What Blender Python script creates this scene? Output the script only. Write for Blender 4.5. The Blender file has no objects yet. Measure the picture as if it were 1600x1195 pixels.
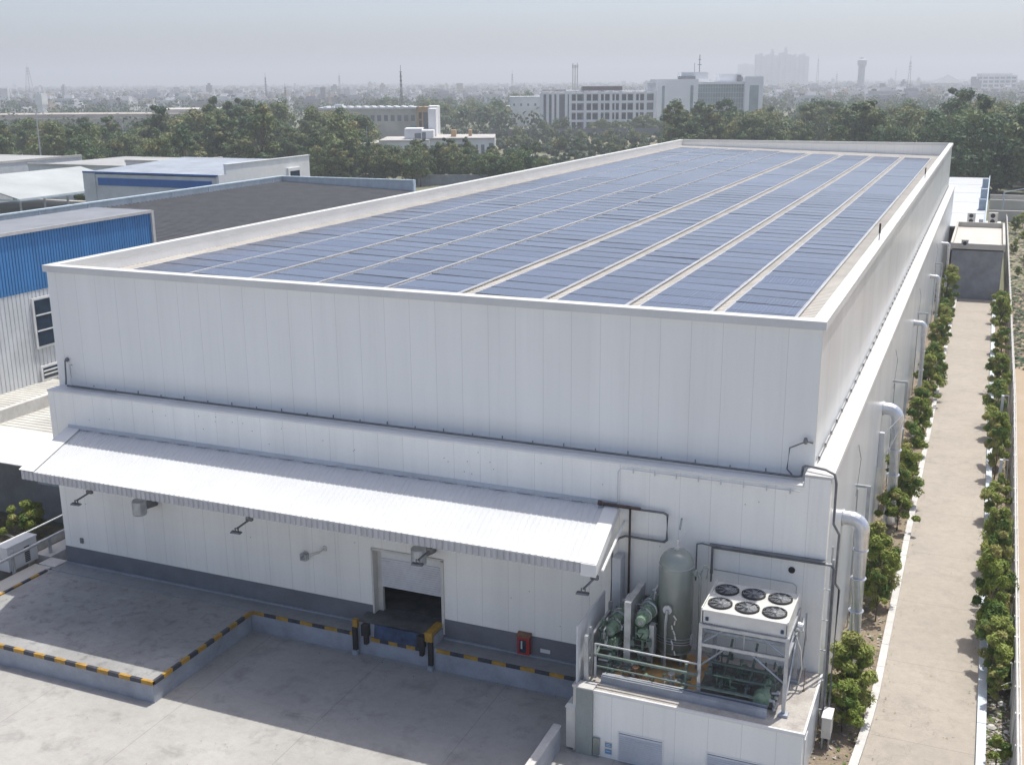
import bpy, math, random
from mathutils import Vector, Matrix
random.seed(7)
R = math.radians
sc = bpy.context.scene
# ------------------------------------------------------------------ camera
CX, CY, CZ = 4.80418, -38.79899, 23.48266
YAW, PITCH, ROLL, FPX = 0.40122826, 0.264260636, -0.00761892679, 1745.73653
fwd = Vector((-math.sin(YAW)*math.cos(PITCH), math.cos(YAW)*math.cos(PITCH), -math.sin(PITCH)))
rgt = Vector((math.cos(YAW), math.sin(YAW), 0)); upv = rgt.cross(fwd)
r2 = rgt*math.cos(ROLL)+upv*math.sin(ROLL); u2 = -rgt*math.sin(ROLL)+upv*math.cos(ROLL)
cd = bpy.data.cameras.new('camera'); cam = bpy.data.objects.new('camera', cd)
sc.collection.objects.link(cam)
m = Matrix((r2, u2, -fwd)).transposed().to_4x4(); m.translation = Vector((CX, CY, CZ))
cam.matrix_world = m
cd.sensor_width = 36; cd.lens = FPX/1600*36; cd.clip_end = 25000; cd.clip_start = 0.5
sc.camera = cam
# ------------------------------------------------------------------ sky and sun
KX, KY = 0.15, 0.32                     # horizontal travel of light per metre of height
sun_dir = Vector((KX, KY, 1)).normalized()
w = bpy.data.worlds.new('World'); sc.world = w; w.use_nodes = True
nt = w.node_tree; bg = nt.nodes['Background']
sky = nt.nodes.new('ShaderNodeTexSky'); sky.sky_type = 'NISHITA'; sky.sun_disc = False
sky.sun_elevation = math.asin(sun_dir.z); sky.sun_rotation = math.atan2(sun_dir.x, sun_dir.y)
sky.air_density = 0.62; sky.dust_density = 2.6; sky.ozone_density = 0.3; sky.altitude = 0
nt.links.new(sky.outputs[0], bg.inputs[0]); bg.inputs[1].default_value = 0.15
sd = bpy.data.lights.new('sun', 'SUN'); sd.energy = 3.3; sd.angle = R(0.6); sd.color = (1.0, 0.965, 0.88)
so = bpy.data.objects.new('sun', sd); sc.collection.objects.link(so)
so.rotation_euler = sun_dir.to_track_quat('Z', 'Y').to_euler(); so.location = (20, 40, 120)
sc.view_settings.view_transform = 'Standard'; sc.view_settings.look = 'None'
sc.view_settings.exposure = 0.47; sc.view_settings.gamma = 1.0

# ------------------------------------------------------------------ helpers
def link(o): sc.collection.objects.link(o); return o
class MB:
    def __init__(s): s.v = []; s.f = []; s.m = []
    def add(s, vs, fs, mi=0):
        o = len(s.v); s.v += [tuple(a) for a in vs]; s.f += [tuple(i+o for i in f) for f in fs]; s.m += [mi]*len(fs); return s
    def box(s, x0, x1, y0, y1, z0, z1, mi=0):
        return s.add([(x0,y0,z0),(x1,y0,z0),(x1,y1,z0),(x0,y1,z0),(x0,y0,z1),(x1,y0,z1),(x1,y1,z1),(x0,y1,z1)],
                     [(0,3,2,1),(4,5,6,7),(0,1,5,4),(1,2,6,5),(2,3,7,6),(3,0,4,7)], mi)
    def hexa(s, b, t, mi=0):
        return s.add(list(b)+list(t), [(0,3,2,1),(4,5,6,7),(0,1,5,4),(1,2,6,5),(2,3,7,6),(3,0,4,7)], mi)
    def tube(s, pts, r, n=8, mi=0, r1=None):
        pts = [Vector(p) for p in pts]; k = len(pts); rings = []
        for i, p in enumerate(pts):
            d = ((pts[i]-pts[i-1]).normalized() if i else Vector()) + ((pts[i+1]-pts[i]).normalized() if i < k-1 else Vector())
            d = d.normalized(); a = d.cross(Vector((0,0,1)))
            if a.length < 1e-3: a = Vector((1,0,0))
            a.normalize(); b = d.cross(a)
            rr = r if r1 is None else r+(r1-r)*i/(k-1)
            rings.append([p+a*rr*math.cos(2*math.pi*j/n)+b*rr*math.sin(2*math.pi*j/n) for j in range(n)])
        vs = [q for g in rings for q in g]; fs = []
        for i in range(k-1):
            for j in range(n):
                fs.append((i*n+j, i*n+(j+1)%n, (i+1)*n+(j+1)%n, (i+1)*n+j))
        fs.append(tuple(range(n-1,-1,-1))); fs.append(tuple((k-1)*n+j for j in range(n)))
        return s.add(vs, fs, mi)
    def lathe(s, c, prof, n=24, mi=0, axis='z'):
        c = Vector(c); vs = []; fs = []
        for (r, h) in prof:
            for j in range(n):
                a = 2*math.pi*j/n; q = (r*math.cos(a), r*math.sin(a), h)
                if axis == 'y': q = (q[0], q[2], q[1])
                if axis == 'x': q = (q[2], q[0], q[1])
                vs.append(c+Vector(q))
        k = len(prof)
        for i in range(k-1):
            for j in range(n): fs.append((i*n+j, i*n+(j+1)%n, (i+1)*n+(j+1)%n, (i+1)*n+j))
        fs.append(tuple(range(n-1,-1,-1))); fs.append(tuple((k-1)*n+j for j in range(n)))
        return s.add(vs, fs, mi)
    def sheet(s, A, B, C, D, pitch, h, mi=0, duty=0.3):
        """ribbed metal sheet, ribs run from edge AB to edge DC; profile repeats along A->B"""
        A, B, C, D = map(Vector, (A, B, C, D)); L = (B-A).length; n = max(1, int(round(L/pitch)))
        nrm = (B-A).cross(D-A).normalized()
        if nrm.z < -1e-4: nrm = -nrm
        us = []
        for i in range(n):
            for u, k in ((0,0),(1-duty,0),(1-duty*.75,1),(1-duty*.25,1)): us.append(((i+u)/n, k))
        us.append((1, 0)); vs = []
        for u, k in us:
            vs.append(A.lerp(B, u)+nrm*h*k); vs.append(D.lerp(C, u)+nrm*h*k)
        s.add(vs, [(2*i, 2*i+2, 2*i+3, 2*i+1) for i in range(len(us)-1)], mi); return s
    def mesh(s, name, mats, org=(0,0,0), smooth=False):
        me = bpy.data.meshes.new(name); ox, oy, oz = org
        me.from_pydata([(a-ox, b-oy, c-oz) for a, b, c in s.v], [], s.f)
        for mm in mats: me.materials.append(mm)
        me.polygons.foreach_set('material_index', s.m)
        if smooth: me.polygons.foreach_set('use_smooth', [True]*len(s.f))
        me.update(); return me

def tag(o, label=None, cat=None, group=None, kind=None):
    if label: o['label'] = label
    if cat: o['category'] = cat
    if group: o['group'] = group
    if kind: o['kind'] = kind
    return o
def structure(name, mb, mats, label=None, smooth=False, kind='structure'):
    o = link(bpy.data.objects.new(name, mb.mesh(name, mats, smooth=smooth)))
    return tag(o, label or name.replace('_', ' '), name.replace('_', ' '), kind=kind)
def single(name, label, cat, mb, mats, org=None, group=None, smooth=False, kind=None):
    org = org or (0,0,0)
    o = link(bpy.data.objects.new(name, mb.mesh(name, mats, org, smooth))); o.location = org
    return tag(o, label, cat, group, kind)
class Thing:
    def __init__(s, name, label, cat, org=(0,0,0), group=None):
        s.org = tuple(org); s.o = link(bpy.data.objects.new(name, None)); s.o.location = org; s.o.empty_display_size = .3
        tag(s.o, label, cat, group)
    def part(s, name, mb, mats, parent=None, smooth=False, label=None, kind=None):
        o = link(bpy.data.objects.new(name, mb.mesh(name, mats, s.org, smooth))); o.parent = parent or s.o
        tag(o, label, kind=kind)
        return o
def copy_tree(o, loc=None, rot=None, scale=None, label=None, parent=None, group=None):
    c = o.copy(); link(c); c.parent = parent
    if loc is not None: c.location = loc
    if rot is not None: c.rotation_euler = (0,0,rot)
    if scale is not None: c.scale = scale if isinstance(scale, tuple) else (scale,)*3
    if label: c['label'] = label
    if group: c['group'] = group
    for ch in o.children: copy_tree(ch, parent=c)
    return c
def at(px, D, z=0.0):
    """point standing at forward distance D in the direction px (1600 wide frame)"""
    lat = (px-800)/FPX*(D*math.cos(PITCH)+(CZ-z)*math.sin(PITCH))
    return Vector((CX-math.sin(YAW)*D+math.cos(YAW)*lat, CY+math.cos(YAW)*D+math.sin(YAW)*lat, z))

# ------------------------------------------------------------------ materials
def mat(name, col, rough=.6, metal=0, var=.12, vscale=1.0, stretch=(1,1,1), bump=0, bscale=8, col2=None,
        stripe=None, spec=.5, fine=0, coord='pos', rand=0, trans=0, streak=0):
    """stripe = (axis, spacing, width, colour factor, bump)"""
    mt = bpy.data.materials.new(name); mt.use_nodes = True; t = mt.node_tree; N = t.nodes; Lk = t.links.new
    b = N['Principled BSDF']; b.inputs['Roughness'].default_value = rough; b.inputs['Metallic'].default_value = metal
    b.inputs['Specular IOR Level'].default_value = spec
    if coord == 'pos': src = N.new('ShaderNodeNewGeometry').outputs['Position']
    else: src = N.new('ShaderNodeTexCoord').outputs['Object']
    mp = N.new('ShaderNodeMapping'); mp.inputs['Scale'].default_value = stretch; Lk(src, mp.inputs[0])
    nz = N.new('ShaderNodeTexNoise'); nz.inputs['Scale'].default_value = vscale; nz.inputs['Detail'].default_value = 7
    nz.inputs['Roughness'].default_value = .62; Lk(mp.outputs[0], nz.inputs['Vector'])
    ramp = N.new('ShaderNodeMapRange'); ramp.inputs[1].default_value = .3; ramp.inputs[2].default_value = .7
    Lk(nz.outputs['Fac'], ramp.inputs[0])
    mx = N.new('ShaderNodeMix'); mx.data_type = 'RGBA'
    c2 = col2 or tuple(c*(1-2*var) for c in col); c1 = col if col2 else tuple(min(1, c*(1+var*.5)) for c in col)
    mx.inputs[6].default_value = (*c1, 1); mx.inputs[7].default_value = (*c2, 1); Lk(ramp.outputs[0], mx.inputs[0])
    out = mx.outputs[2]; hgt = None
    def mulc(out, fac_socket):
        q = N.new('ShaderNodeMix'); q.data_type = 'RGBA'; q.blend_type = 'MULTIPLY'; q.inputs[0].default_value = 1
        Lk(out, q.inputs[6]); Lk(fac_socket, q.inputs[7]); return q.outputs[2]
    if fine:
        n2 = N.new('ShaderNodeTexNoise'); n2.inputs['Scale'].default_value = 14; n2.inputs['Detail'].default_value = 5; Lk(src, n2.inputs['Vector'])
        r2_ = N.new('ShaderNodeMapRange'); r2_.inputs[1].default_value = .25; r2_.inputs[2].default_value = .75
        r2_.inputs[3].default_value = 1-fine; r2_.inputs[4].default_value = 1+fine; Lk(n2.outputs['Fac'], r2_.inputs[0]); out = mulc(out, r2_.outputs[0])
    if streak:
        ms = N.new('ShaderNodeMapping'); ms.inputs['Scale'].default_value = (2.6,2.6,.07); Lk(src, ms.inputs[0])
        ns = N.new('ShaderNodeTexNoise'); ns.inputs['Scale'].default_value = 1.6; ns.inputs['Detail'].default_value = 6; ns.inputs['Roughness'].default_value = .7; Lk(ms.outputs[0], ns.inputs['Vector'])
        rs = N.new('ShaderNodeMapRange'); rs.inputs[1].default_value = .54; rs.inputs[2].default_value = .74; rs.inputs[3].default_value = 1; rs.inputs[4].default_value = 1-streak; Lk(ns.outputs['Fac'], rs.inputs[0]); out = mulc(out, rs.outputs[0])
    if rand:
        oi = N.new('ShaderNodeObjectInfo'); r3 = N.new('ShaderNodeMapRange'); r3.inputs[3].default_value = 1-rand; r3.inputs[4].default_value = 1+rand
        Lk(oi.outputs['Random'], r3.inputs[0]); out = mulc(out, r3.outputs[0])
    if stripe:
        ax, sp, wd, fac, sb = stripe
        sx = N.new('ShaderNodeSeparateXYZ'); Lk(src, sx.inputs[0])
        pp = N.new('ShaderNodeMath'); pp.operation = 'PINGPONG'; pp.inputs[1].default_value = sp/2; Lk(sx.outputs[ax], pp.inputs[0])
        st = N.new('ShaderNodeMapRange'); st.inputs[1].default_value = wd*.5; st.inputs[2].default_value = wd
        st.inputs[3].default_value = fac; st.inputs[4].default_value = 1; Lk(pp.outputs[0], st.inputs[0]); out = mulc(out, st.outputs[0])
        if sb: hgt = st.outputs[0]
    Lk(out, b.inputs['Base Color'])
    if bump or hgt:
        bp = N.new('ShaderNodeBump'); bp.inputs['Distance'].default_value = .02
        if hgt: bp.inputs['Strength'].default_value = stripe[4]; Lk(hgt, bp.inputs['Height'])
        else:
            n3 = N.new('ShaderNodeTexNoise'); n3.inputs['Scale'].default_value = bscale; n3.inputs['Detail'].default_value = 6; Lk(src, n3.inputs['Vector'])
            bp.inputs['Strength'].default_value = bump; Lk(n3.outputs['Fac'], bp.inputs['Height'])
        Lk(bp.outputs[0], b.inputs['Normal'])
    if trans: b.inputs['Transmission Weight'].default_value = 0; b.inputs['Subsurface Weight'].default_value = 0
    return mt
WC = (.83,.83,.80)
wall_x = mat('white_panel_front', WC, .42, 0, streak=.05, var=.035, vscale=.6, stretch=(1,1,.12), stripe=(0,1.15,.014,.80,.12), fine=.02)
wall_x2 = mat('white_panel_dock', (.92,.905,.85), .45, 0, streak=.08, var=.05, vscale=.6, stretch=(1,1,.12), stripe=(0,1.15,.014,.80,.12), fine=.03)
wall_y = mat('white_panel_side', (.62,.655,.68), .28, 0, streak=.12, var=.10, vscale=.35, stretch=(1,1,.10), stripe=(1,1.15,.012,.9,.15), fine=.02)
white = mat('white_metal', (.72,.72,.71), .4, 0, .05, .8, fine=.02)
white_top = mat('white_coping', (.63,.63,.615), .5, 0, .05, .5, fine=.03)
white_tread = mat('white_ledge_panels', (.60,.59,.57), .5, 0, .06, .5, stripe=(1,2.3,.03,.8,0), fine=.03)
awn = mat('white_sheet', (.57,.585,.60), .42, 0, .04, .4, fine=.02)
fascia_m = mat('grey_sheet_edge', (.50,.50,.51), .5, 0, .12, 2, (1,1,.2))
roof_m = mat('cream_roof_sheet', (.58,.55,.50), .5, 0, .10, .5, fine=.06)
plinth_m = mat('grey_plinth_paint', (.17,.18,.205), .6, 0, .12, .8, fine=.06)
greyp = mat('grey_kerb_paint', (.36,.385,.43), .65, 0, .15, 1.0, fine=.08)
steel = mat('galvanised_steel', (.50,.52,.54), .42, .5, .15, 3)
steel_d = mat('dark_pipe_metal', (.20,.205,.215), .5, .3, .2, 3)
silver = mat('duct_aluminium', (.74,.75,.77), .28, .75, .08, 4, bump=.15, bscale=5)
black = mat('black_rubber', (.02,.02,.022), .6, 0, .2, 5)
dark = mat('dark_interior', (.07,.072,.078), .8, 0, .2, 1)
darkfloor = mat('dock_floor_metal', (.17,.175,.18), .55, .2, .25, 1.5, fine=.1)
yellow = mat('hazard_yellow', (.48,.27,.035), .6, 0, .22, 2.5, fine=.12)
hblack = mat('hazard_black', (.055,.058,.075), .6, 0, .3, 2.5, fine=.15)
bluelip = mat('blue_steel_lip', (.03,.07,.16), .45, .2, .35, 3)
red = mat('red_enamel', (.42,.02,.02), .4, 0, .15, 4)
tank_m = mat('tank_grey_green', (.27,.30,.272), .2, .1, .10, 1.2, (1,1,.3), fine=.03)
green = mat('machine_green', (.21,.31,.22), .42, .1, .22, 5, fine=.06)
green_d = mat('machine_green_pipe', (.15,.20,.175), .45, .1, .22, 5)
dark_rust = mat('dark_brown_pipe', (.11,.07,.06), .6, .2, .3, 4)
rust = mat('rusty_steel', (.28,.15,.09), .8, .1, .3, 4)
orange_f = mat('orange_stained_floor', (.56,.33,.10), .7, 0, .2, 2, fine=.12, col2=(.30,.20,.12))
roofc = mat('dirty_roof_concrete', (.46,.44,.40), .85, 0, .1, 1.6, col2=(.30,.27,.25), fine=.14, bump=.3, bscale=6)
colgrey = mat('grey_green_render', (.30,.325,.31), .75, 0, .1, 1.5, (1,1,.4), fine=.05)
blue_sheet = mat('blue_sheet', (.065,.23,.50), .42, 0, .10, 1.0, (1,1,.2), fine=.03)
blue_trim = mat('blue_trim', (.02,.13,.42), .4, 0, .1, 1)
lblue = mat('light_blue_sheet', (.46,.54,.59), .45, 0, .1, 1.2, (1,1,.4), stripe=(2,.18,.03,.85,0))
ltrim = mat('light_blue_trim', (.50,.60,.67), .5, 0, .12, 2)
grey_sheet = mat('grey_roof_sheet', (.185,.182,.18), .6, .1, .12, .6, fine=.05)
lgrey = mat('light_grey_sheet', (.62,.64,.66), .5, 0, .1, .5, fine=.04)
bldg_grey = mat('grey_render_wall', (.27,.285,.31), .8, 0, .15, .8, fine=.06)
glass = mat('window_glass', (.03,.05,.08), .08, 0, .2, 2)
trunk_m = mat('bark', (.16,.12,.09), .9, 0, .2, 4)
soil = mat('dry_soil', (.30,.24,.17), .95, 0, .1, 1.2, col2=(.15,.12,.09), fine=.25, bump=.6, bscale=9)
sand = mat('sandy_soil', (.40,.325,.255), .95, 0, .1, .25, col2=(.33,.26,.18), fine=.12)
kerb_w = mat('whitewashed_kerb', (.56,.55,.53), .7, 0, .1, 2, fine=.06)
kerb_b = mat('pale_blue_kerb', (.44,.53,.62), .7, 0, .1, .9, col2=(.60,.63,.66), fine=.08)
cream = mat('cream_paint', (.64,.62,.57), .45, 0, .06, 2)
beige = mat('beige_concrete', (.54,.52,.48), .85, 0, .15, .15, fine=.06)
concw = mat('precast_wall', (.56,.55,.52), .8, 0, .18, .9, (1,1,.4), fine=.1)

def concrete(name, c1, c2, c3, crack=0.0, joint=None, stain=(.35,1.2)):
    mt = mat(name, c1, .8, 0, .1, stain[0], col2=c2, fine=.05, bump=.25, bscale=5)
    t = mt.node_tree; N = t.nodes; Lk = t.links.new; b = N['Principled BSDF']
    src = N.new('ShaderNodeNewGeometry').outputs['Position']; prev = b.inputs['Base Color'].links[0].from_socket
    n = N.new('ShaderNodeTexNoise'); n.inputs['Scale'].default_value = stain[1]; n.inputs['Detail'].default_value = 8; n.inputs['Distortion'].default_value = .35
    n.inputs['Roughness'].default_value = .68
    Lk(src, n.inputs['Vector']); r = N.new('ShaderNodeMapRange'); r.inputs[1].default_value = .52; r.inputs[2].default_value = .75; r.inputs[4].default_value = .75
    Lk(n.outputs['Fac'], r.inputs[0]); q = N.new('ShaderNodeMix'); q.data_type = 'RGBA'; q.inputs[7].default_value = (*c3, 1)
    Lk(r.outputs[0], q.inputs[0]); Lk(prev, q.inputs[6]); out = q.outputs[2]
    if crack:
        v = N.new('ShaderNodeTexVoronoi'); v.feature = 'DISTANCE_TO_EDGE'; v.inputs['Scale'].default_value = crack
        n5 = N.new('ShaderNodeTexNoise'); n5.inputs['Scale'].default_value = .8; n5.inputs['Detail'].default_value = 6; Lk(src, n5.inputs['Vector'])
        va = N.new('ShaderNodeVectorMath'); va.operation = 'ADD'; Lk(src, va.inputs[0])
        vs_ = N.new('ShaderNodeVectorMath'); vs_.operation = 'SCALE'; vs_.inputs['Scale'].default_value = 3.0; Lk(n5.outputs['Color'], vs_.inputs[0]); Lk(vs_.outputs[0], va.inputs[1])
        Lk(va.outputs[0], v.inputs['Vector'])
        r2_ = N.new('ShaderNodeMapRange'); r2_.inputs[1].default_value = 0; r2_.inputs[2].default_value = .012*crack*4; r2_.inputs[3].default_value = .88
        Lk(v.outputs['Distance'], r2_.inputs[0])
        q2 = N.new('ShaderNodeMix'); q2.data_type = 'RGBA'; q2.blend_type = 'MULTIPLY'; q2.inputs[0].default_value = 1
        Lk(out, q2.inputs[6]); Lk(r2_.outputs[0], q2.inputs[7]); out = q2.outputs[2]
    n7 = N.new('ShaderNodeTexNoise'); n7.inputs['Scale'].default_value = 2.6; n7.inputs['Detail'].default_value = 10; n7.inputs['Roughness'].default_value = .75; Lk(src, n7.inputs['Vector'])
    r7 = N.new('ShaderNodeMapRange'); r7.inputs[1].default_value = .35; r7.inputs[2].default_value = .68; r7.inputs[3].default_value = 1.04; r7.inputs[4].default_value = .89; Lk(n7.outputs['Fac'], r7.inputs[0])
    q7 = N.new('ShaderNodeMix'); q7.data_type = 'RGBA'; q7.blend_type = 'MULTIPLY'; q7.inputs[0].default_value = 1; Lk(out, q7.inputs[6]); Lk(r7.outputs[0], q7.inputs[7]); out = q7.outputs[2]
    if joint:
        sx = N.new('ShaderNodeSeparateXYZ'); Lk(src, sx.inputs[0])
        for ax, sp in joint:
            pp = N.new('ShaderNodeMath'); pp.operation = 'PINGPONG'; pp.inputs[1].default_value = sp/2; Lk(sx.outputs[ax], pp.inputs[0])
            st = N.new('ShaderNodeMapRange'); st.inputs[1].default_value = .008; st.inputs[2].default_value = .022; st.inputs[3].default_value = .74; Lk(pp.outputs[0], st.inputs[0])
            q8 = N.new('ShaderNodeMix'); q8.data_type = 'RGBA'; q8.blend_type = 'MULTIPLY'; q8.inputs[0].default_value = 1; Lk(out, q8.inputs[6]); Lk(st.outputs[0], q8.inputs[7]); out = q8.outputs[2]
    Lk(out, b.inputs['Base Color']); return mt
yard_m = concrete('yard_concrete', (.41,.40,.38), (.335,.325,.31), (.20,.195,.185), crack=.11, joint=((0,5.6),), stain=(.25,.8))
plat_m = concrete('platform_concrete', (.36,.36,.355), (.25,.25,.245), (.095,.09,.088), stain=(.5,1.9))
drive_m = concrete('driveway_concrete', (.375,.335,.29), (.32,.29,.25), (.255,.235,.205), crack=.10, joint=((1,6.0),), stain=(.3,.8))
ledge_m = concrete('dock_ledge_concrete', (.33,.335,.34), (.25,.26,.27), (.19,.19,.20), stain=(.5,1.4))
ground_m = concrete('ground_earth', (.17,.165,.10), (.115,.13,.075), (.26,.23,.17), stain=(.006,.02))
field_m = concrete('field_grass', (.17,.17,.09), (.25,.21,.15), (.10,.12,.06), stain=(.06,.3))

def pv_material():
    mt = mat('solar_glass', (.075,.090,.135), .2, 0, .10, .5, spec=.5, rand=.22, coord='obj')
    t = mt.node_tree; N = t.nodes; Lk = t.links.new; b = N['Principled BSDF']
    prev = b.inputs['Base Color'].links[0].from_socket
    tc = N.new('ShaderNodeTexCoord'); sx = N.new('ShaderNodeSeparateXYZ'); Lk(tc.outputs['Object'], sx.inputs[0]); f = None
    for i, (sp, wd) in enumerate(((.1667, .006), (.17, .006), (1.0, .014))):
        pp = N.new('ShaderNodeMath'); pp.operation = 'PINGPONG'; pp.inputs[1].default_value = sp/2
        Lk(sx.outputs[(0, 1, 0)[i]], pp.inputs[0])
        lt = N.new('ShaderNodeMath'); lt.operation = 'LESS_THAN'; lt.inputs[1].default_value = wd; Lk(pp.outputs[0], lt.inputs[0])
        if f is None: f = lt.outputs[0]
        else:
            mxm = N.new('ShaderNodeMath'); mxm.operation = 'MAXIMUM'; Lk(f, mxm.inputs[0]); Lk(lt.outputs[0], mxm.inputs[1]); f = mxm.outputs[0]
    q = N.new('ShaderNodeMix'); q.data_type = 'RGBA'; q.inputs[7].default_value = (.125,.15,.215,1)
    Lk(f, q.inputs[0]); Lk(prev, q.inputs[6]); Lk(q.outputs[2], b.inputs['Base Color']); return mt
pv = pv_material()
alu = mat('aluminium_frame', (.62,.63,.64), .4, .6, .08, 2)

def leafmat(name, c, c2):
    mt = bpy.data.materials.new(name); mt.use_nodes = True; t = mt.node_tree; N = t.nodes; Lk = t.links.new
    N.remove(N['Principled BSDF']); out = N['Material Output']
    geo = N.new('ShaderNodeNewGeometry'); nz = N.new('ShaderNodeTexNoise'); nz.inputs['Scale'].default_value = 1.3; nz.inputs['Detail'].default_value = 5
    Lk(geo.outputs['Position'], nz.inputs['Vector'])
    oi = N.new('ShaderNodeObjectInfo'); ad = N.new('ShaderNodeMath'); ad.operation = 'ADD'; Lk(nz.outputs['Fac'], ad.inputs[0])
    m5 = N.new('ShaderNodeMath'); m5.operation = 'MULTIPLY_ADD'; m5.inputs[1].default_value = 1.5; m5.inputs[2].default_value = -.75; Lk(oi.outputs['Random'], m5.inputs[0]); Lk(m5.outputs[0], ad.inputs[1])
    mx = N.new('ShaderNodeMix'); mx.data_type = 'RGBA'; mx.inputs[6].default_value = (*c, 1); mx.inputs[7].default_value = (*c2, 1); Lk(ad.outputs[0], mx.inputs[0])
    d = N.new('ShaderNodeBsdfPrincipled'); d.inputs['Roughness'].default_value = .55; d.inputs['Specular IOR Level'].default_value = .3
    tr = N.new('ShaderNodeBsdfTranslucent'); ms = N.new('ShaderNodeMixShader'); ms.inputs[0].default_value = .25
    Lk(mx.outputs[2], d.inputs['Base Color']); Lk(mx.outputs[2], tr.inputs['Color']); Lk(d.outputs[0], ms.inputs[1]); Lk(tr.outputs[0], ms.inputs[2]); Lk(ms.outputs[0], out.inputs['Surface'])
    return mt
LF = [leafmat('leaf_dark', (.050,.100,.045), (.100,.150,.062)), leafmat('leaf_mid', (.085,.150,.060), (.160,.200,.075)), leafmat('leaf_olive', (.15,.195,.075), (.25,.235,.095))]
LW = [leafmat('wood_leaf_dark', (.030,.060,.032), (.045,.075,.04)), leafmat('wood_leaf_mid', (.05,.085,.04), (.065,.095,.05))]
LS = [leafmat('shrub_leaf_deep', (.11,.18,.04), (.16,.23,.06)), leafmat('shrub_leaf_fresh', (.23,.29,.06), (.31,.35,.09)), leafmat('shrub_leaf_warm', (.36,.34,.12), (.28,.29,.09))]
dryleaf = leafmat('dry_twigs', (.22,.19,.16), (.16,.16,.10))

# ------------------------------------------------------------------ ground, yard, driveway
g = MB(); g.add([(-7000,-400,-.02),(7000,-400,-.02),(7000,7000,-.02),(-7000,7000,-.02)], [(0,1,2,3)])
structure('ground', g, [ground_m], 'scrubby green brown ground running to the hazy horizon')
g = MB(); g.add([(-60,-14,.0),(0.9,-14,.0),(0.9,2,.0),(-60,2,.0)], [(0,1,2,3)]); g.add([(-90,-170,.0),(70,-170,.0),(70,-14,.0),(-90,-14,.0)], [(0,1,2,3)])  # second quad: unseen extra yard, added to bounce light onto the front wall
structure('yard', g, [yard_m], 'pale concrete loading yard in front of the warehouse')
g = MB(); g.add([(2.45,-14,.012),(6.4,-14,.012),(6.4,91.5,.012),(2.45,91.5,.012)], [(0,1,2,3)])
structure('driveway', g, [drive_m], 'narrow sandy concrete driveway along the side of the warehouse')
g = MB()
for x0, x1 in ((.75, 2.45), (6.4, 7.60)):
    n = 240
    for i in range(n):
        y0 = -6+i*99/n; y1 = -6+(i+1)*99/n
        g.add([(x0,y0,.03),(x1,y0,.03),(x1,y1,.03),(x0,y1,.03)], [(0,1,2,3)])
structure('planting_bed', g, [soil], 'dry brown planting beds on both sides of the driveway')
g = MB(); g.add([(7.60,-10,.005),(60,-10,.005),(60,100,.005),(7.60,100,.005)], [(0,1,2,3)])
structure('sandy_lot', g, [sand], 'bare sandy lot right of the boundary wall')
g = MB(); g.add([(7.9,100,.005),(60,100,.005),(60,165,.005),(7.9,165,.005)], [(0,1,2,3)])
structure('grass_lot', g, [field_m], 'patchy green lot behind the sandy one')
g = MB(); g.add([(-62,-12,.03),(-36.6,-12,.03),(-36.6,4,.03),(-62,4,.03)], [(0,1,2,3)])
structure('soil_patch', g, [soil], 'dry soil patch left of the warehouse corner')
a, b_, c_, d_ = at(770,395), at(1060,395), at(1080,545), at(760,545)
g = MB(); g.add([(p.x,p.y,.01) for p in (a,b_,c_,d_)], [(0,1,2,3)])
structure('field', g, [field_m], 'scrubby field in front of the grey office block')
# kerbs
k = Thing('kerb', 'whitewashed concrete kerb between shrubs and driveway on the warehouse side', 'kerb', (2.4,0,0))
mb = MB()
pts = [(2.05,-5.0),(2.12,-3.2),(2.25,-1.2),(2.36,.8),(2.42,3.0)]
for (xa,ya),(xb,yb) in zip(pts, pts[1:]):
    mb.hexa([(xa,ya,0),(xa+.3,ya,0),(xb+.3,yb,0),(xb,yb,0)], [(xa,ya,.17),(xa+.3,ya,.17),(xb+.3,yb,.17),(xb,yb,.17)])
for i in range(44):
    mb.box(2.42,2.72, 3+i*2, 4.985+i*2, 0, .17+.004*(i%3))
k.part('kerb_stones', mb, [kerb_w])
k = Thing('kerb', 'pale blue and white painted kerb along the hedge by the boundary wall', 'kerb', (6.4,0,0)); mb = MB()
for i in range(49): mb.box(6.28,6.6, -6+i*2, -4.02+i*2, 0, .2+.005*(i%3))
k.part('kerb_stones', mb, [kerb_b])

# ------------------------------------------------------------------ warehouse
W = Thing('warehouse', 'long white panel clad cold store covered in rooftop solar panels', 'warehouse', (-17,0,0))
UZ, LZ, L = 9.63, 9.63, 115.2
mb = MB()
mb.box(-35,0, 0,.3, UZ-.3,15.12, 0); 
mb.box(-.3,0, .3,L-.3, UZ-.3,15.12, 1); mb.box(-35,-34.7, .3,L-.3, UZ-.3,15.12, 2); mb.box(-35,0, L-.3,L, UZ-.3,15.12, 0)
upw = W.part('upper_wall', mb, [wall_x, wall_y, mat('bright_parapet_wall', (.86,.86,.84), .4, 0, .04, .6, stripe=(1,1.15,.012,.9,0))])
mb = MB()
mb.box(-35.12,.12,-.12,.38,15.1,15.4); mb.box(-35.12,.12,L-.38,L+.12,15.1,15.4)
mb.box(-.38,.12,.381,L-.381,15.1,15.4); mb.box(-35.12,-34.62,.381,L-.381,15.1,15.4)
W.part('coping', mb, [white_top])
mb = MB(); rz = lambda x: 13.75-.0243*x
mb.sheet((-34.7,.3,rz(-34.7)), (-34.7,L-.3,rz(-34.7)), (-.3,L-.3,rz(-.3)), (-.3,.3,rz(-.3)), .34, .035)
W.part('roof', mb, [roof_m])
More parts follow.
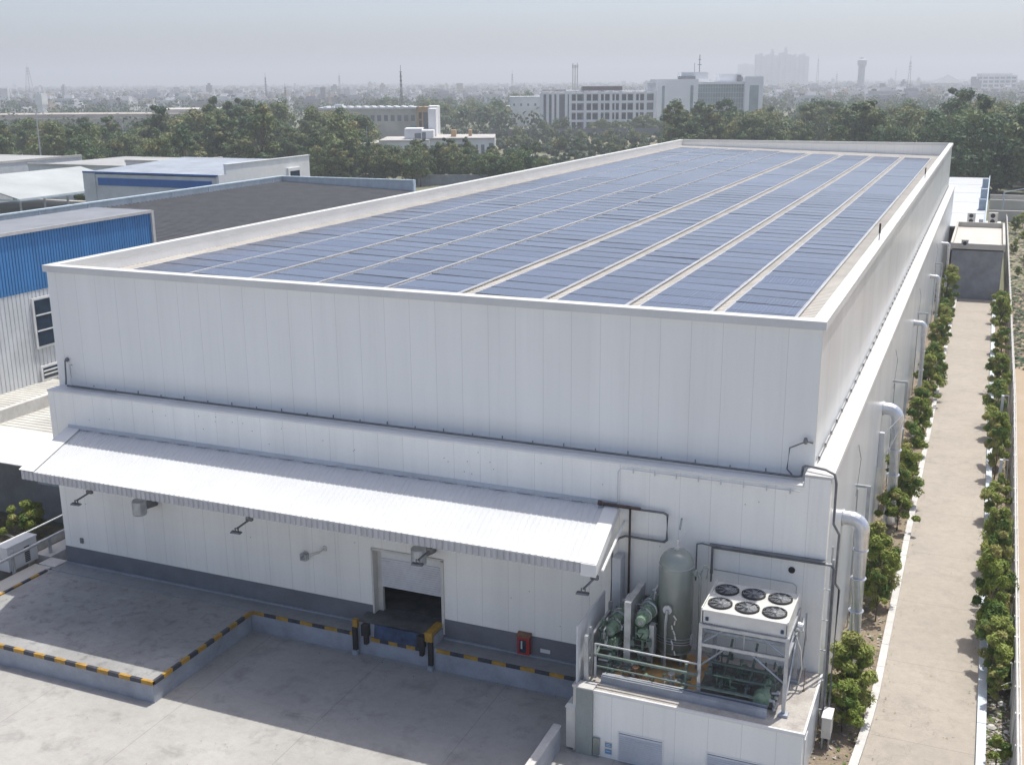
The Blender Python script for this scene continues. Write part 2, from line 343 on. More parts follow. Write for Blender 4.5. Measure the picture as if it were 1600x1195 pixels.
# lower tier, door opening x -17.5..-14.45, z 1.5..4.25
mb = MB(); DX0, DX1, DZ0, DZ1 = -17.75, -14.45, 1.5, 4.42
mb.box(-34.85,DX0,-.92,-.5,0,LZ,0); mb.box(DX1,.73,-.92,-.5,0,LZ,0); mb.box(DX0,DX1,-.92,-.5,DZ1,LZ,0); mb.box(DX0,DX1,-.92,-.5,0,DZ0-.05,0)
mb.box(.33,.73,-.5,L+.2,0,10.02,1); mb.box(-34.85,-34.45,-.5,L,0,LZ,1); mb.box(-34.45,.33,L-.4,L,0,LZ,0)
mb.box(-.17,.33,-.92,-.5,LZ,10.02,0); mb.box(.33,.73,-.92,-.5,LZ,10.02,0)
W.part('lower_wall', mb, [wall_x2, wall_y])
mb = MB(); mb.box(-34.85,-.17,-.95,0,LZ,LZ+.07); W.part('ledge', mb, [white])
mb = MB(); mb.box(-.17,.76,-.95,-.02,10.02,10.12); mb.box(.0,.76,-.02,L+.2,10.02,10.12); W.part('side_ledge', mb, [white_tread])
mb = MB(); mb.box(.76,.80,-.95,L+.2,9.9,10.16); W.part('edge_flashing', mb, [white])
mb = MB(); mb.box(-34.87,DX0,-.945,-.5,.9,1.85); mb.box(DX1,-7.0,-.945,-.5,.9,1.85); W.part('plinth', mb, [plinth_m])
mb = MB()
mb.box(-34,-1,-.35,8,1.3,1.5,0); mb.box(-34,-1,8,8.2,1.5,9,1); mb.box(-22,-21.8,-.4,8,1.5,9,1); mb.box(-10,-9.8,-.4,8,1.5,9,1); mb.box(-22,-9.8,-.4,8,5.2,5.3,1)
W.part('dock_interior', mb, [darkfloor, dark])
mb = MB(); mb.box(DX0,DX0+.27,-.6,-.44,DZ0,DZ1); mb.box(DX0-.03,DX0+.05,-.98,-.6,DZ0-.1,DZ1+.05); mb.box(DX1-.05,DX1+.07,-.98,-.6,DZ0-.35,DZ1+.05); mb.box(DX0-.03,DX1+.07,-.98,-.9,DZ1,DZ1+.1)
rd = W.part('roller_door', MB().box(DX0+.27,DX1-.05,-.62,-.58,DZ1-.45,DZ1), [white])
sh = MB()
for i in range(13): sh.box(DX0+.28,DX1-.06,-.66,-.60+.002,2.68+i*.1005,2.77+i*.1005)
W.part('shutter', sh, [mat('shutter_paint', (.66,.66,.69), .5, 0, .08, 2)], rd)
W.part('door_frame', mb, [cream], rd)
# conduit and clips along the ledges
mb = MB(); mb.tube([(-34.1,-.42,9.82),(-.55,-.42,9.82),(-.36,-.42,9.86),(-.32,-.42,10.2),(-.2,-.5,10.3),(.5,-.7,10.3),(.82,-.8,10.2),(.9,-.86,9.9),(.9,-.86,8.4),(1.12,-.9,8.05),(1.1,-.9,6.2),(1.26,-.9,6.0),(1.2,-.9,1.5),(1.2,-.9,.4)], .048, 8)
single('conduit_pipe', 'long dark conduit along the ledge and down the near corner of the warehouse', 'pipe', mb, [steel_d], smooth=True)
mb = MB(); mb.tube([(.07,.4,10.19),(.07,L-1,10.19)], .02, 6)
for i in range(70): mb.box(.02,.10,.8+i*1.63,.86+i*1.63,10.12,10.25)
single('cable_run', 'thin dark cable run with clips on the white side ledge', 'cable', mb, [steel_d])
mb = MB(); mb.tube([(-34.0,-.12,10.75),(-34.0,-.25,10.8),(-34.0,-.25,9.85),(-31.3,-.3,9.80)], .045, 8)
single('white_vent_pipe', 'short white pipe bent down onto the ledge at the left corner', 'pipe', mb, [white], smooth=True)
mb = MB(); mb.tube([(-34.3,-.02,10.95),(-34.3,-.2,10.95),(-34.34,-.22,10.1),(-34.3,-.3,9.82)], .04, 8); mb.lathe((-34.3,-.06,10.97), [(.09,-.05),(.11,.0),(.05,.1)], 10, axis='y')
single('cable_gooseneck', 'dark cable entry bent out of the upper wall at its left corner', 'cable entry', mb, [steel_d], smooth=True)
mb = MB(); mb.tube([(-.1,-.03,11.0),(-.3,-.25,11.1),(-.85,-.25,10.8),(-.9,-.25,10.0),(-.7,-.35,9.85)], .03, 8); mb.lathe((-.32,-.2,11.1), [(.06,-.1),(.09,0),(.05,.12)], 10)
single('cable_gooseneck', 'grey cable entry looped out of the upper wall at its right corner', 'cable entry', mb, [steel_d], smooth=True)
mb = MB()
for i in range(26): mb.box(-34.2+i*1.3,-34.17+i*1.3,-.035,-.002,9.72,9.8+.05*(i%2))
W.part('wall_clip', mb, [steel_d])

# awning
A0, B0 = (-33.85,-.93,7.92), (-6.95,-.93,7.92); A1, B1 = (-32.15,-5.5,7.55), (-6.30,-5.5,7.55)
mb = MB(); mb.sheet(A0, B0, B1, A1, .24, .022, 0, .35)
aw = W.part('awning', mb, [awn])
mb = MB(); mb.sheet((A1[0]+.05,A1[1]-.015,A1[2]+.03), (B1[0]-.45,B1[1]-.015,B1[2]+.03), (B1[0]-.45,B1[1]-.015,B1[2]-.36), (A1[0]+.05,A1[1]-.015,A1[2]-.36), .24, .045, 0, .45)
W.part('ribbed_fascia', mb, [fascia_m], aw)
mb = MB()
mb.hexa([(A0[0]-.05,A0[1]-.02,A0[2]+.05),(A0[0]+.75,A0[1]-.02,A0[2]+.05),(A1[0]+.75,A1[1]-.03,A1[2]+.05),(A1[0]-.05,A1[1]-.03,A1[2]+.05)][::-1],
        [(A0[0]-.05,A0[1]-.02,A0[2]+.07),(A0[0]+.75,A0[1]-.02,A0[2]+.07),(A1[0]+.75,A1[1]-.03,A1[2]+.07),(A1[0]-.05,A1[1]-.03,A1[2]+.07)][::-1])
W.part('edge_trim', mb, [white], aw); mb = MB()
mb.hexa([(B0[0]-.5,B0[1]-.02,B0[2]+.05),(B0[0]+.03,B0[1]-.02,B0[2]+.05),(B1[0]+.03,B1[1]-.03,B1[2]+.05),(B1[0]-.5,B1[1]-.03,B1[2]+.05)][::-1],
        [(B0[0]-.5,B0[1]-.02,B0[2]+.07),(B0[0]+.03,B0[1]-.02,B0[2]+.07),(B1[0]+.03,B1[1]-.03,B1[2]+.07),(B1[0]-.5,B1[1]-.03,B1[2]+.07)][::-1])
mb.hexa([(B0[0],B0[1],B0[2]-.28),(B0[0]+.05,B0[1],B0[2]-.28),(B1[0]+.05,B1[1]-.04,B1[2]-.38),(B1[0],B1[1]-.04,B1[2]-.38)][::-1],
        [(B0[0],B0[1],B0[2]+.05),(B0[0]+.05,B0[1],B0[2]+.05),(B1[0]+.05,B1[1]-.04,B1[2]+.05),(B1[0],B1[1]-.04,B1[2]+.05)][::-1])
mb.box(B1[0]-.5,B1[0]+.05,B1[1]-.09,B1[1]-.03,B1[2]-.40,B1[2]+.05)
mb.tube([(B0[0]+.25,B0[1],B0[2]-.55),(B1[0]+.18,B1[1]+.2,B1[2]-.25)], .05, 6)
W.part('edge_trim', mb, [white], aw)
mb = MB()
for i in range(25): mb.hexa([(-33.0+i*1.1-.1*(i==24),-.96,7.955),(-32.95+i*1.1,-.96,7.955),(-32.95+i*1.1,-1.02,7.95),(-33.0+i*1.1,-1.02,7.95)][::-1],[(-33.0+i*1.1,-.96,8.0),(-32.4+i*1.1,-.96,8.0),(-32.4+i*1.1,-1.02,7.99),(-33.0+i*1.1,-1.02,7.99)][::-1])
mb.box(-33.8,-7,-.965,-.925,7.97,8.12)
W.part('wall_flashing', mb, [lgrey], aw)
mb = MB()
for q in range(4):
    t = .12+q*.27; y = A0[1]+(A1[1]-A0[1])*t; z = A0[2]+(A1[2]-A0[2])*t-.09
    mb.box(A0[0]+(A1[0]-A0[0])*t+.1, B0[0]+(B1[0]-B0[0])*t-.1, y-.04, y+.04, z-.08, z+.06)
for i in range(8):
    x = -31.6+i*3.45; mb.hexa([(x-.05,-.93,7.5),(x+.05,-.93,7.5),(x+.05,-5.4,7.28),(x-.05,-5.4,7.28)][::-1],[(x-.05,-.93,7.78),(x+.05,-.93,7.78),(x+.05,-5.4,7.42),(x-.05,-5.4,7.42)][::-1])
W.part('awning_frame', mb, [steel], aw)

# loading platform and dock ledge
P = Thing('loading_platform', 'raised concrete loading platform with yellow and black painted edge', 'platform', (-29,-5,0))
mb = MB(); mb.box(-36.2,-23.45,-8.35,-1.92,0,.80,1); mb.box(-36.2,-23.4,-8.4,-1.92,.80,.95,1); mb.box(-35,-23.5,-8.3,-1.95,.9501,.955,0)
P.part('platform_slab', mb, [plat_m, greyp])
mb = MB()
n = 21; 
for i in range(n): x0 = -35+i*(11.6/n); mb.box(x0,x0+11.6/n,-8.43,-8.30,.80,.965, i%2)
P.part('hazard_edge', mb, [yellow, hblack]); mb = MB(); n = 12
for i in range(n): y0 = -8.30+i*(6.35/n); mb.box(-23.5,-23.37,y0,y0+6.35/n,.80,.965, 1-i%2)
P.part('hazard_edge', mb, [yellow, hblack]); mb = MB(); n = 12
for i in range(n): y0 = -8.3+i*(6.2/n); mb.box(-35.12,-34.98,y0,y0+6.2/n,.90,1.0+.004*i, i%2)
P.part('hazard_edge', mb, [yellow, hblack])
mb = MB(); mb.box(-36.15,-35.12,-8.35,-1.75,.95,1.005); P.part('side_walkway', mb, [beige])
mb = MB(); mb.box(-35.9,-34.87,-1.75,-.96,.95,1.06); mb.box(-36.9,-35.9,-1.0,2.5,.0,1.10); P.part('corner_step', mb, [kerb_w])
D_ = Thing('dock_ledge', 'low painted concrete ledge with hazard edge along the foot of the dock wall', 'ledge', (-20,-1.4,0))
mb = MB(); mb.box(-35,-18.15,-1.88,-.945,0,.95,1); mb.box(-14.45,-7.1,-1.88,-.945,0,.95,1); mb.box(-34.9,-18.2,-1.85,-.96,.951,.96,0); mb.box(-14.4,-7.1,-1.85,-.96,.951,.96,0)
mb.box(-34.9,-18.2,-1.03,-.946,.96,1.03,1); mb.box(-14.4,-7.1,-1.03,-.946,.96,1.03,1)
D_.part('ledge_block', mb, [ledge_m, greyp])
mb = MB(); x = -23.37; i = 0
while x < -18.3: mb.box(x,min(x+.62,-18.2),-1.93,-1.86,.82,.965,i%2); x += .62; i += 1
D_.part('hazard_edge', mb, [yellow, hblack]); mb = MB(); x = -14.3; i = 0
while x < -7.2: mb.box(x,min(x+.62,-7.12),-1.93,-1.86,.82,.965,i%2); x += .62; i += 1
D_.part('hazard_edge', mb, [yellow, hblack])
K = Thing('dock_leveller', 'raised dock leveller with blue steel lip under the roller door', 'dock leveller', (-16.2,-1.9,0))
mb = MB(); mb.box(-18.15,-14.45,-1.80,-.90,.0,1.44); K.part('plinth_block', mb, [greyp])
mb = MB(); mb.box(-18.1,-14.5,-1.78,-.4,1.4402,1.502); K.part('deck_plate', mb, [darkfloor])
mb = MB(); mb.hexa([(-17.2,-1.98,.92),(-15.1,-1.98,.92),(-15.1,-1.80,.92),(-17.2,-1.80,.92)],[(-17.2,-1.90,1.50),(-15.1,-1.90,1.50),(-15.1,-1.80,1.50),(-17.2,-1.80,1.50)]); K.part('steel_lip', mb, [bluelip])
for x in (-17.62, -14.98):
    mb = MB(); mb.box(x-.16,x+.16,-2.04,-1.80,.95,1.46); mb.box(x-.08,x+.08,-2.0,-1.80,.55,.95); K.part('rubber_bumper', mb, [black])
mb = MB()
for i in range(6): mb.box(-17.4+i*.42,-16.98+i*.42,-1.90,-1.80,.70,.88,i%2)
K.part('hazard_marking', mb, [yellow, hblack]); mb = MB(); mb.box(-14.78,-14.48,-1.85,-.93,1.503,1.66,0); mb.box(-14.80,-14.47,-1.98,-1.85,1.25,1.66,0); K.part('edge_kerb', mb, [yellow]); mb = MB(); mb.box(-18.22,-18.0,-1.98,-1.80,1.25,1.60,0)
K.part('hazard_marking', mb, [yellow, hblack])
for x in (-18.12, -14.55):
    mb = MB(); mb.box(x-.10,x+.10,-2.03,-1.90,.22,1.25); mb.box(x-.12,x+.12,-2.08,-1.90,.0,.2,1); K.part('guard_post', mb, [black, greyp])

# things on the dock wall
H = Thing('hose_cabinet', 'red fire hose cabinet on the grey plinth right of the roller door', 'hose cabinet', (-10.75,-.95,1.05))
mb = MB(); mb.box(-11.02,-10.50,-1.17,-.946,1.08,1.86); H.part('case', mb, [red])
mb = MB(); mb.box(-10.93,-10.64,-1.176,-1.17,1.16,1.72); H.part('glass_pane', mb, [glass])
mb = MB(); mb.tube([(-10.82,-1.19,1.35),(-10.82,-1.19,1.68)], .035, 8); H.part('hose_nozzle', mb, [white])
mb = MB(); mb.hexa([(-11.05,-1.22,1.86),(-10.47,-1.22,1.86),(-10.47,-.946,1.90),(-11.05,-.946,1.90)],[(-11.05,-1.22,1.88),(-10.47,-1.22,1.88),(-10.47,-.946,1.99),(-11.05,-.946,1.99)]); H.part('hood', mb, [rust])
mb = MB(); mb.box(-10.1,-9.68,-.965,-.946,1.22,1.38); single('wall_plate', 'small white plate on the grey plinth beside the red cabinet', 'plate', mb, [white], (-9.9,-.95,1.2))
def floodlight(x, label):
    t = Thing('floodlight', label, 'floodlight', (x,-4.55,6.6), 'floodlights hanging from the awning edge')
    mb = MB(); mb.box(x-.14,x+.14,-4.62,-4.48,6.58,6.72); mb.tube([(x,-4.5,6.7),(x,-4.4,7.45)], .03, 6); t.part('bracket', mb, [steel_d])
    mb = MB(); mb.tube([(x,-4.55,6.62),(x-.22,-5.12,6.42)], .04, 6); t.part('arm', mb, [steel_d])
    mb = MB(); mb.box(x-.3,x-.27,-5.16,-5.1,6.3,6.45); mb.box(x-.16,x-.13,-5.16,-5.1,6.3,6.45)
    mb.hexa([(x-.46,-5.26,6.24),(x+.0,-5.23,6.24),(x+.0,-5.05,6.26),(x-.46,-5.08,6.26)],[(x-.44,-5.24,6.30),(x-.02,-5.21,6.30),(x-.02,-5.07,6.32),(x-.44,-5.10,6.32)]); t.part('lamp_head', mb, [steel_d])
for x, l in ((-29.36,'leftmost floodlight arm hanging under the awning edge'), (-21.16,'floodlight between the left vent box and the roller door'), (-13.09,'floodlight arm in front of the roller door and its vent'), (-6.64,'floodlight at the right end of the awning by the machinery')): floodlight(x, l)
def ventbox(x, label):
    t = Thing('exhaust_vent', label, 'vent', (x,-.95,4.6), 'round metal exhausts on the dock wall')
    mb = MB(); mb.lathe((x-.0,-1.75,4.95), [(.30,-.36),(.32,-.3),(.32,.28),(.27,.34)], 18); t.part('canister', mb, [steel], smooth=False)
    mb = MB(); mb.tube([(x+.05,-1.6,4.95),(x+.25,-.95,4.95)], .2, 12); t.part('stub_pipe', mb, [steel_d])
ventbox(-29.3, 'steel canister vent on the dock wall near its left end'); ventbox(-15.08, 'steel canister vent above the roller door')
mb = MB(); mb.box(-21.2,-20.9,-1.2,-.95,3.45,3.75); mb.tube([(-21.05,-1.25,3.6),(-21.05,-.95,3.75)], .1, 10); single('junction_box', 'small grey junction box left of the roller door', 'junction box', mb, [steel], (-21,-.95,3.5))
mb = MB(); mb.tube([(-20.5,-1.45,3.93),(-20.15,-1.2,4.02)], .06, 10); mb.tube([(-20.15,-1.2,4.02),(-20.05,-.94,4.1)], .03, 6); mb.box(-20.13,-19.97,-.99,-.93,4.0,4.2)
single('security_camera', 'little white camera on an arm left of the roller door', 'camera', mb, [cream], (-20.1,-.95,4))
mb = MB(); mb.box(-33.86,-33.7,-1.0,-.92,2.15,2.4); single('wall_socket', 'tiny dark socket box low on the dock wall by its left corner', 'socket', mb, [steel_d], (-33.8,-.95,2.2))
mb = MB(); mb.lathe((-.42,-.98,6.46), [(.10,0),(.12,.02),(.12,.07)], 14, axis='y'); single('wall_grommet', 'round black cable hole cap on the wall above the condenser', 'hole cap', mb, [black], (-.42,-.95,6.46))

# pipework on the front wall, right part
def pipe(pts, r, m_, name, label, cat='pipe'):
    mb = MB(); mb.tube(pts, r, 8); return single(name, label, cat, mb, [m_], smooth=True)
wy = -1.02
mb = MB(); mb.tube([(-6.95,wy,8.1),(-6.95,wy,9.35),(-6.85,wy,9.5),(-.3,wy,9.5)], .022, 6)
for i in range(8): mb.box(-6.4+i*.82,-6.36+i*.82,-.99,-.94,9.35,9.52)
single('wall_conduit', 'thin white conduit framing the upper part of the machinery wall', 'conduit', mb, [lgrey])
pipe([(-7.5,wy-.05,7.98),(-5.15,wy-.05,8.0),(-5.0,wy-.05,7.93),(-5.0,wy-.05,6.95),(-5.1,wy-.05,6.85),(-6.6,wy-.05,6.85),(-6.85,wy-.15,6.75),(-7.0,wy-.4,6.5),(-7.0,wy-.4,4.2)], .05, steel_d, 'wall_pipe', 'dark square loop of pipe on the wall right of the awning')
pipe([(-6.42,wy-.1,8.0),(-6.42,wy-.1,4.2)], .045, dark_rust, 'riser_pipe', 'dark brown riser pipe down the wall behind the compressors')
mb = MB(); mb.tube([(-7.6,wy-.15,8.08),(-6.0,wy-.15,8.06)], .06, 8); mb.lathe((-7.6,wy-.15,8.08), [(.10,-.06),(.10,.06)], 10, axis='x'); single('valve_pipe', 'thick dark brown valve pipe at the top right corner of the awning', 'pipe', mb, [dark_rust])
pipe([(-3.87,wy,5.5),(-3.87,wy,6.95),(-3.7,wy,7.0),(-3.3,wy,6.95),(-3.3,wy,5.55)], .03, steel_d, 'wall_conduit', 'thin dark conduit loop just right of the tank')
mb = MB(); mb.tube([(-3.28,wy-.05,5.9),(-3.28,wy-.05,6.93),(.95,wy-.05,6.93),(1.05,wy-.05,6.8),(1.05,wy+.05,.5)], .055, 8); mb.box(-3.4,.75,wy-.12,-.93,6.99,7.03)
single('wall_pipe', 'dark pipe under a cover strip above the condenser running round the corner', 'pipe', mb, [steel_d])
pipe([(-3.2,wy,6.05),(-.35,wy,6.0),(-.2,wy,5.9),(-.2,wy,2.7)], .018, steel, 'wall_conduit', 'very thin wire conduit between the cover strip and the condenser')
pipe([(-4.45,-1.1,7.9),(-4.45,-1.35,7.55)], .04, steel, 'vent_stub', 'short tilted vent stub on the wall above the tank')
# pilaster bolts
mb = MB()
rb = random.Random(3)
for i in range(46):
    x = rb.uniform(-34,-.5); z = rb.choice([rb.uniform(2.4,6.6), rb.uniform(8.4,9.4)]); mb.box(x,x+.03,-.932,-.918,z,z+.03)
W.part('wall_screws', mb, [steel_d], kind='stuff')

# ------------------------------------------------------------------ machine room
MR = Thing('machine_room', 'small white flat roofed machine room at the right front corner', 'machine room', (-3,-3,0))
mb = MB(); mb.box(-7.0,.85,-5.12,-4.9,0,2.52,0); mb.box(.63,.85,-4.9,-.95,0,2.52,1); mb.box(-7.0,-6.8,-4.9,-.95,0,2.52,1)
MR.part('wall', mb, [wall_x, wall_y])
mb = MB(); mb.box(-7.05,.88,-5.15,-.95,2.52,2.60,0); mb.box(-7.08,.91,-5.18,-5.10,2.50,2.62,1); mb.box(.85,.92,-5.10,-.96,2.50,2.62,1)
MR.part('roof', mb, [roofc, white])
mb = MB(); mb.box(-7.05,-6.43,-5.24,-4.8,0,2.63); mb.box(-7.07,-6.41,-5.26,-4.78,2.63,2.68,1); MR.part('corner_column', mb, [colgrey, kerb_w])
def louvre(x0, x1, ztop):
    fr = MR.part('louvre', MB().box(x0-.05,x1+.05,-5.15,-5.10,.0,ztop+.05,0).box(x0,x1,-5.153,-5.15,0,ztop,1), [white, steel_d]); s = MB()
    z = ztop-.03
    while z > .02: s.hexa([(x0,-5.20,z-.05),(x1,-5.20,z-.05),(x1,-5.155,z-.03),(x0,-5.155,z-.03)],[(x0,-5.195,z-.042),(x1,-5.195,z-.042),(x1,-5.155,z),(x0,-5.155,z)]); z -= .085
    MR.part('slats', s, [lgrey], fr)
louvre(-5.45,-3.88,1.14); louvre(-2.28,-.3,1.1)
mb = MB(); mb.box(.84,.87,-4.5,-3.9,.0,2.0); MR.part('side_door', mb, [lgrey])
mb = MB(); mb.box(-6.40,-6.16,-5.24,-5.12,.1,.75); mb.tube([(-6.25,-5.2,.15),(-6.2,-5.22,-.0)], .03, 6); single('switch_box', 'grey green switch box beside the render column', 'switch box', mb, [tank_m], (-6.3,-5.15,.1))
sg = Thing('safety_sign', 'small blue and white sign on the machine room wall', 'sign', (-5.82,-5.14,.2))
mb = MB(); mb.box(-5.98,-5.70,-5.14,-5.122,.16,.66); sg.part('board', mb, [cream])
mb = MB(); mb.box(-5.96,-5.72,-5.146,-5.14,.46,.62); mb.box(-5.96,-5.72,-5.146,-5.14,.19,.37); sg.part('printed_panel', mb, [mat('sign_blue', (.12,.30,.52), .5)])
mb = MB()
for z in (.50,.56,.28): mb.box(-5.93,-5.76,-5.149,-5.146,z,z+.02)
sg.part('pictogram', mb, [white])
cb = Thing('meter_cabinet', 'white rounded wall cabinet on the left side of the machine room', 'cabinet', (-7.25,-5,0))
mb = MB(); mb.box(-7.45,-7.09,-5.15,-4.6,.1,1.72); cb.part('case', mb, [cream])
mb = MB(); mb.hexa([(-7.50,-5.19,1.72),(-7.09,-5.19,1.72),(-7.09,-4.56,1.72),(-7.50,-4.56,1.72)],[(-7.42,-5.1,1.86),(-7.09,-5.1,1.86),(-7.09,-4.62,1.86),(-7.42,-4.62,1.86)]); cb.part('lid', mb, [cream])
mb = MB(); mb.box(-7.20,-7.08,-5.10,-4.7,0,2.55); mb.box(-7.24,-7.07,-5.12,-4.68,2.55,2.63); single('cable_duct', 'tall white cable duct on the left corner of the machine room', 'duct', mb, [cream], (-7.15,-4.9,0))
mb = MB(); mb.box(-7.85,-7.62,-11,-5.3,0,.95); mb.box(-7.88,-7.59,-11.0,-5.28,.95,1.02,1); single('ramp_wall', 'low grey parapet wall leading to the machine room corner', 'low wall', mb, [greyp, kerb_w], (-7.7,-8,0))
mb = MB(); mb.box(-7.14,-7.09,-5.0,-1.9,1.0,4.2); mb.hexa([(-7.14,-5.0,4.2),(-7.09,-5.0,4.2),(-7.09,-1.9,4.2),(-7.14,-1.9,4.2)],[(-7.14,-5.0,4.9),(-7.09,-5.0,4.9),(-7.09,-1.9,4.9),(-7.14,-1.9,4.9)]); single('screen_panel', 'thin grey sheet screen at the left edge of the machinery', 'screen', mb, [lgrey], (-7.1,-3.5,1))

# tank
T_ = Thing('pressure_tank', 'tall grey green domed pressure tank standing against the wall', 'tank', (-4.32,-2.15,2.6))
mb = MB(); mb.lathe((-4.32,-2.15,0), [(.635,3.25),(.635,6.55),(.60,6.75),(.50,6.92),(.36,7.04),(.18,7.10),(.02,7.11)], 40)
T_.part('shell', mb, [tank_m], smooth=True)
mb = MB()
for i in range(4):
    a = math.pi/4+i*math.pi/2; mb.tube([(-4.32+.5*math.cos(a),-2.15+.5*math.sin(a),2.6),(-4.32+.5*math.cos(a),-2.15+.5*math.sin(a),3.4)], .06, 8)
mb.lathe((-4.32,-2.15,0), [(.645,3.22),(.645,3.28)], 40); T_.part('leg_frame', mb, [tank_m])
mb = MB()
for z in (3.62,3.72,3.84): 
    pts = [(-4.32+.67*math.cos(a), -2.15+.67*math.sin(a), z-.05*math.cos(a*2)) for a in [math.pi*(1+j/16) for j in range(17)]]
    mb.tube(pts, .014, 5)
mb.box(-3.72,-3.64,-2.3,-2.1,3.5,3.9); mb.box(-5.0,-4.92,-2.3,-2.1,3.5,3.9)
T_.part('cable_ring', mb, [steel]); T_.part('weld_seam', MB().lathe((-4.32,-2.15,0), [(.64,6.53),(.648,6.55),(.64,6.57)], 40), [steel])
mb = MB(); mb.lathe((-4.32,-2.15,0), [(.07,7.10),(.07,7.2),(.03,7.22),(.03,7.38),(.06,7.40),(.06,7.46)], 10); mb.tube([(-4.32,-2.15,7.35),(-4.1,-2.0,7.75)], .018, 6); mb.box(-4.42,-4.28,-2.2,-2.05,7.09,7.14); T_.part('top_valve', mb, [cream])
mb = MB(); mb.lathe((-4.42,-2.80,5.05), [(.17,-.12),(.17,-.02),(.12,0),(.12,.15)], 16, axis='y'); mb.tube([(-4.42,-2.93,5.05),(-4.45,-2.98,4.6),(-4.45,-2.98,2.7)], .06, 8)
T_.part('front_nozzle', mb, [steel])
mb = MB(); mb.tube([(-3.72,-2.3,6.4),(-3.45,-2.4,6.42),(-3.38,-2.42,6.3),(-3.38,-2.42,2.7)], .06, 8); mb.lathe((-3.55,-2.35,6.4), [(.13,-.04),(.13,.04)], 12, axis='x'); mb.tube([(-3.38,-2.42,6.4),(-3.25,-2.45,6.75),(-3.1,-2.45,6.7),(-3.15,-2.45,6.3)], .03, 6); mb.lathe((-3.2,-2.45,6.75), [(.08,-.02),(.08,.02)], 10, axis='y')
T_.part('side_pipe', mb, [tank_m])
mb = MB()
for i in range(8): mb.tube([(-4.2+.07*math.sin(i*2.1),-2.85,4.85-i*.2),(-4.15+.07*math.cos(i*1.7),-2.88,4.7-i*.2)], .03, 6)
T_.part('gauge_cluster', mb, [cream])

# condenser
CN = Thing('condenser_unit', 'white six fan condenser unit on top of the steel stand', 'condenser', (-1.43,-3.05,5.5), None)
mb = MB(); mb.box(-2.83,-.02,-4.2,-1.9,5.5,5.94); mb.box(-2.86,.01,-4.23,-1.87,5.94,5.99)
mb.box(-2.90,-2.86,-4.25,-1.85,5.5,6.06); mb.box(.01,.05,-4.25,-1.85,5.5,6.06)
CN.part('casing', mb, [mat('condenser_white', (.66,.655,.625), .35, .1, .06, 2)])
for r_ in range(2):
    for c in range(3):
        cx, cy = -2.38+c*.93, -3.62+r_*1.12; 
        mb = MB(); mb.lathe((cx,cy,5.99), [(.40,0),(.42,.02),(.42,.07),(.38,.075),(.37,.01)], 28)
        fan = CN.part('fan', mb, [black])
        mb = MB(); mb.lathe((cx,cy,6.0), [(.09,.0),(.09,.06),(.05,.08)], 14)
        for k_ in range(7):
            a = k_*2*math.pi/7+.3*c; a2 = a+.55
            p = lambda rr, an, z: (cx+rr*math.cos(an), cy+rr*math.sin(an), z)
            mb.add([p(.08,a,6.02),p(.35,a+.1,6.00),p(.35,a2+.1,6.045),p(.08,a2,6.035)], [(0,1,2,3)])
        CN.part('fan_blades', mb, [steel_d], fan)
        mb = MB()
        for rr in (.12,.2,.28,.36): 
            mb.tube([(cx+rr*math.cos(j*math.pi/12),cy+rr*math.sin(j*math.pi/12),6.075) for j in range(25)], .0035, 4)
        for j in range(4): a = j*math.pi/4+.4; mb.tube([(cx-.40*math.cos(a),cy-.40*math.sin(a),6.08),(cx+.40*math.cos(a),cy+.40*math.sin(a),6.08)], .006, 4)
        CN.part('fan_guard', mb, [steel], fan)
mb = MB(); mb.box(-2.74,-2.64,-4.245,-4.2,5.6,5.72); mb.box(-.2,-.1,-4.245,-4.2,5.6,5.72); CN.part('badge', mb, [bluelip])
ST = Thing('steel_stand', 'two tier galvanised steel stand under the condenser unit', 'stand', (-1.43,-3.05,2.6))
mb = MB(); X0, X1, Y0, Y1 = -2.88, .05, -4.24, -1.86
for x in (X0, X1):
    for y in (Y0, Y1): mb.box(x-.06,x+.06,y-.06,y+.06,2.62,5.49)
ST.part('legs', mb, [steel])
mb = MB()
for z in (4.70, 5.40):
    for y in (Y0, Y1): mb.box(X0+.06,X1-.06,y-.055,y+.055,z-.06,z+.06)
    for x in (X0, X1): mb.box(x-.055,x+.055,Y0+.06,Y1-.06,z-.06,z+.06)
mb.box(X0+.06,X1-.06,-3.1,-3.0,4.65,4.75); mb.tube([(X0,-3.6,4.9),(X1,-3.6,4.9)], .09, 8)
ST.part('beams', mb, [steel])
mb = MB()
for xa, xb, za, zb in ((X0+.05,X0+.85,3.9,4.65),(X1-.05,X1-1.2,3.8,4.65),(X0+.05,X0+.8,4.75,5.35),(X1-.05,X1-.9,4.78,5.35)):
    mb.tube([(xa,Y0,za),(xb,Y0,zb)], .035, 4); ST.part('brace', mb, [steel]); mb = MB()
mb.tube([(-1.4,Y0,4.75),(-1.4,Y0,5.4)], .03, 4)
ST.part('brace', mb, [steel])
for za, zb in ((2.8,4.65),(4.78,5.35)): ST.part('brace', MB().tube([(X1,Y0+.1,za),(X1,Y1-.1,zb)], .035, 4), [steel]); ST.part('brace', MB().tube([(X0,Y0+.1,zb),(X0,Y1-.1,za)], .035, 4), [steel])
mb = MB(); 
for x in (X0, X1):
    for y in (Y0, Y1): ST.part('foot_plate', MB().box(x-.17,x+.17,y-.17,y+.17,2.6,2.70), [greyp])
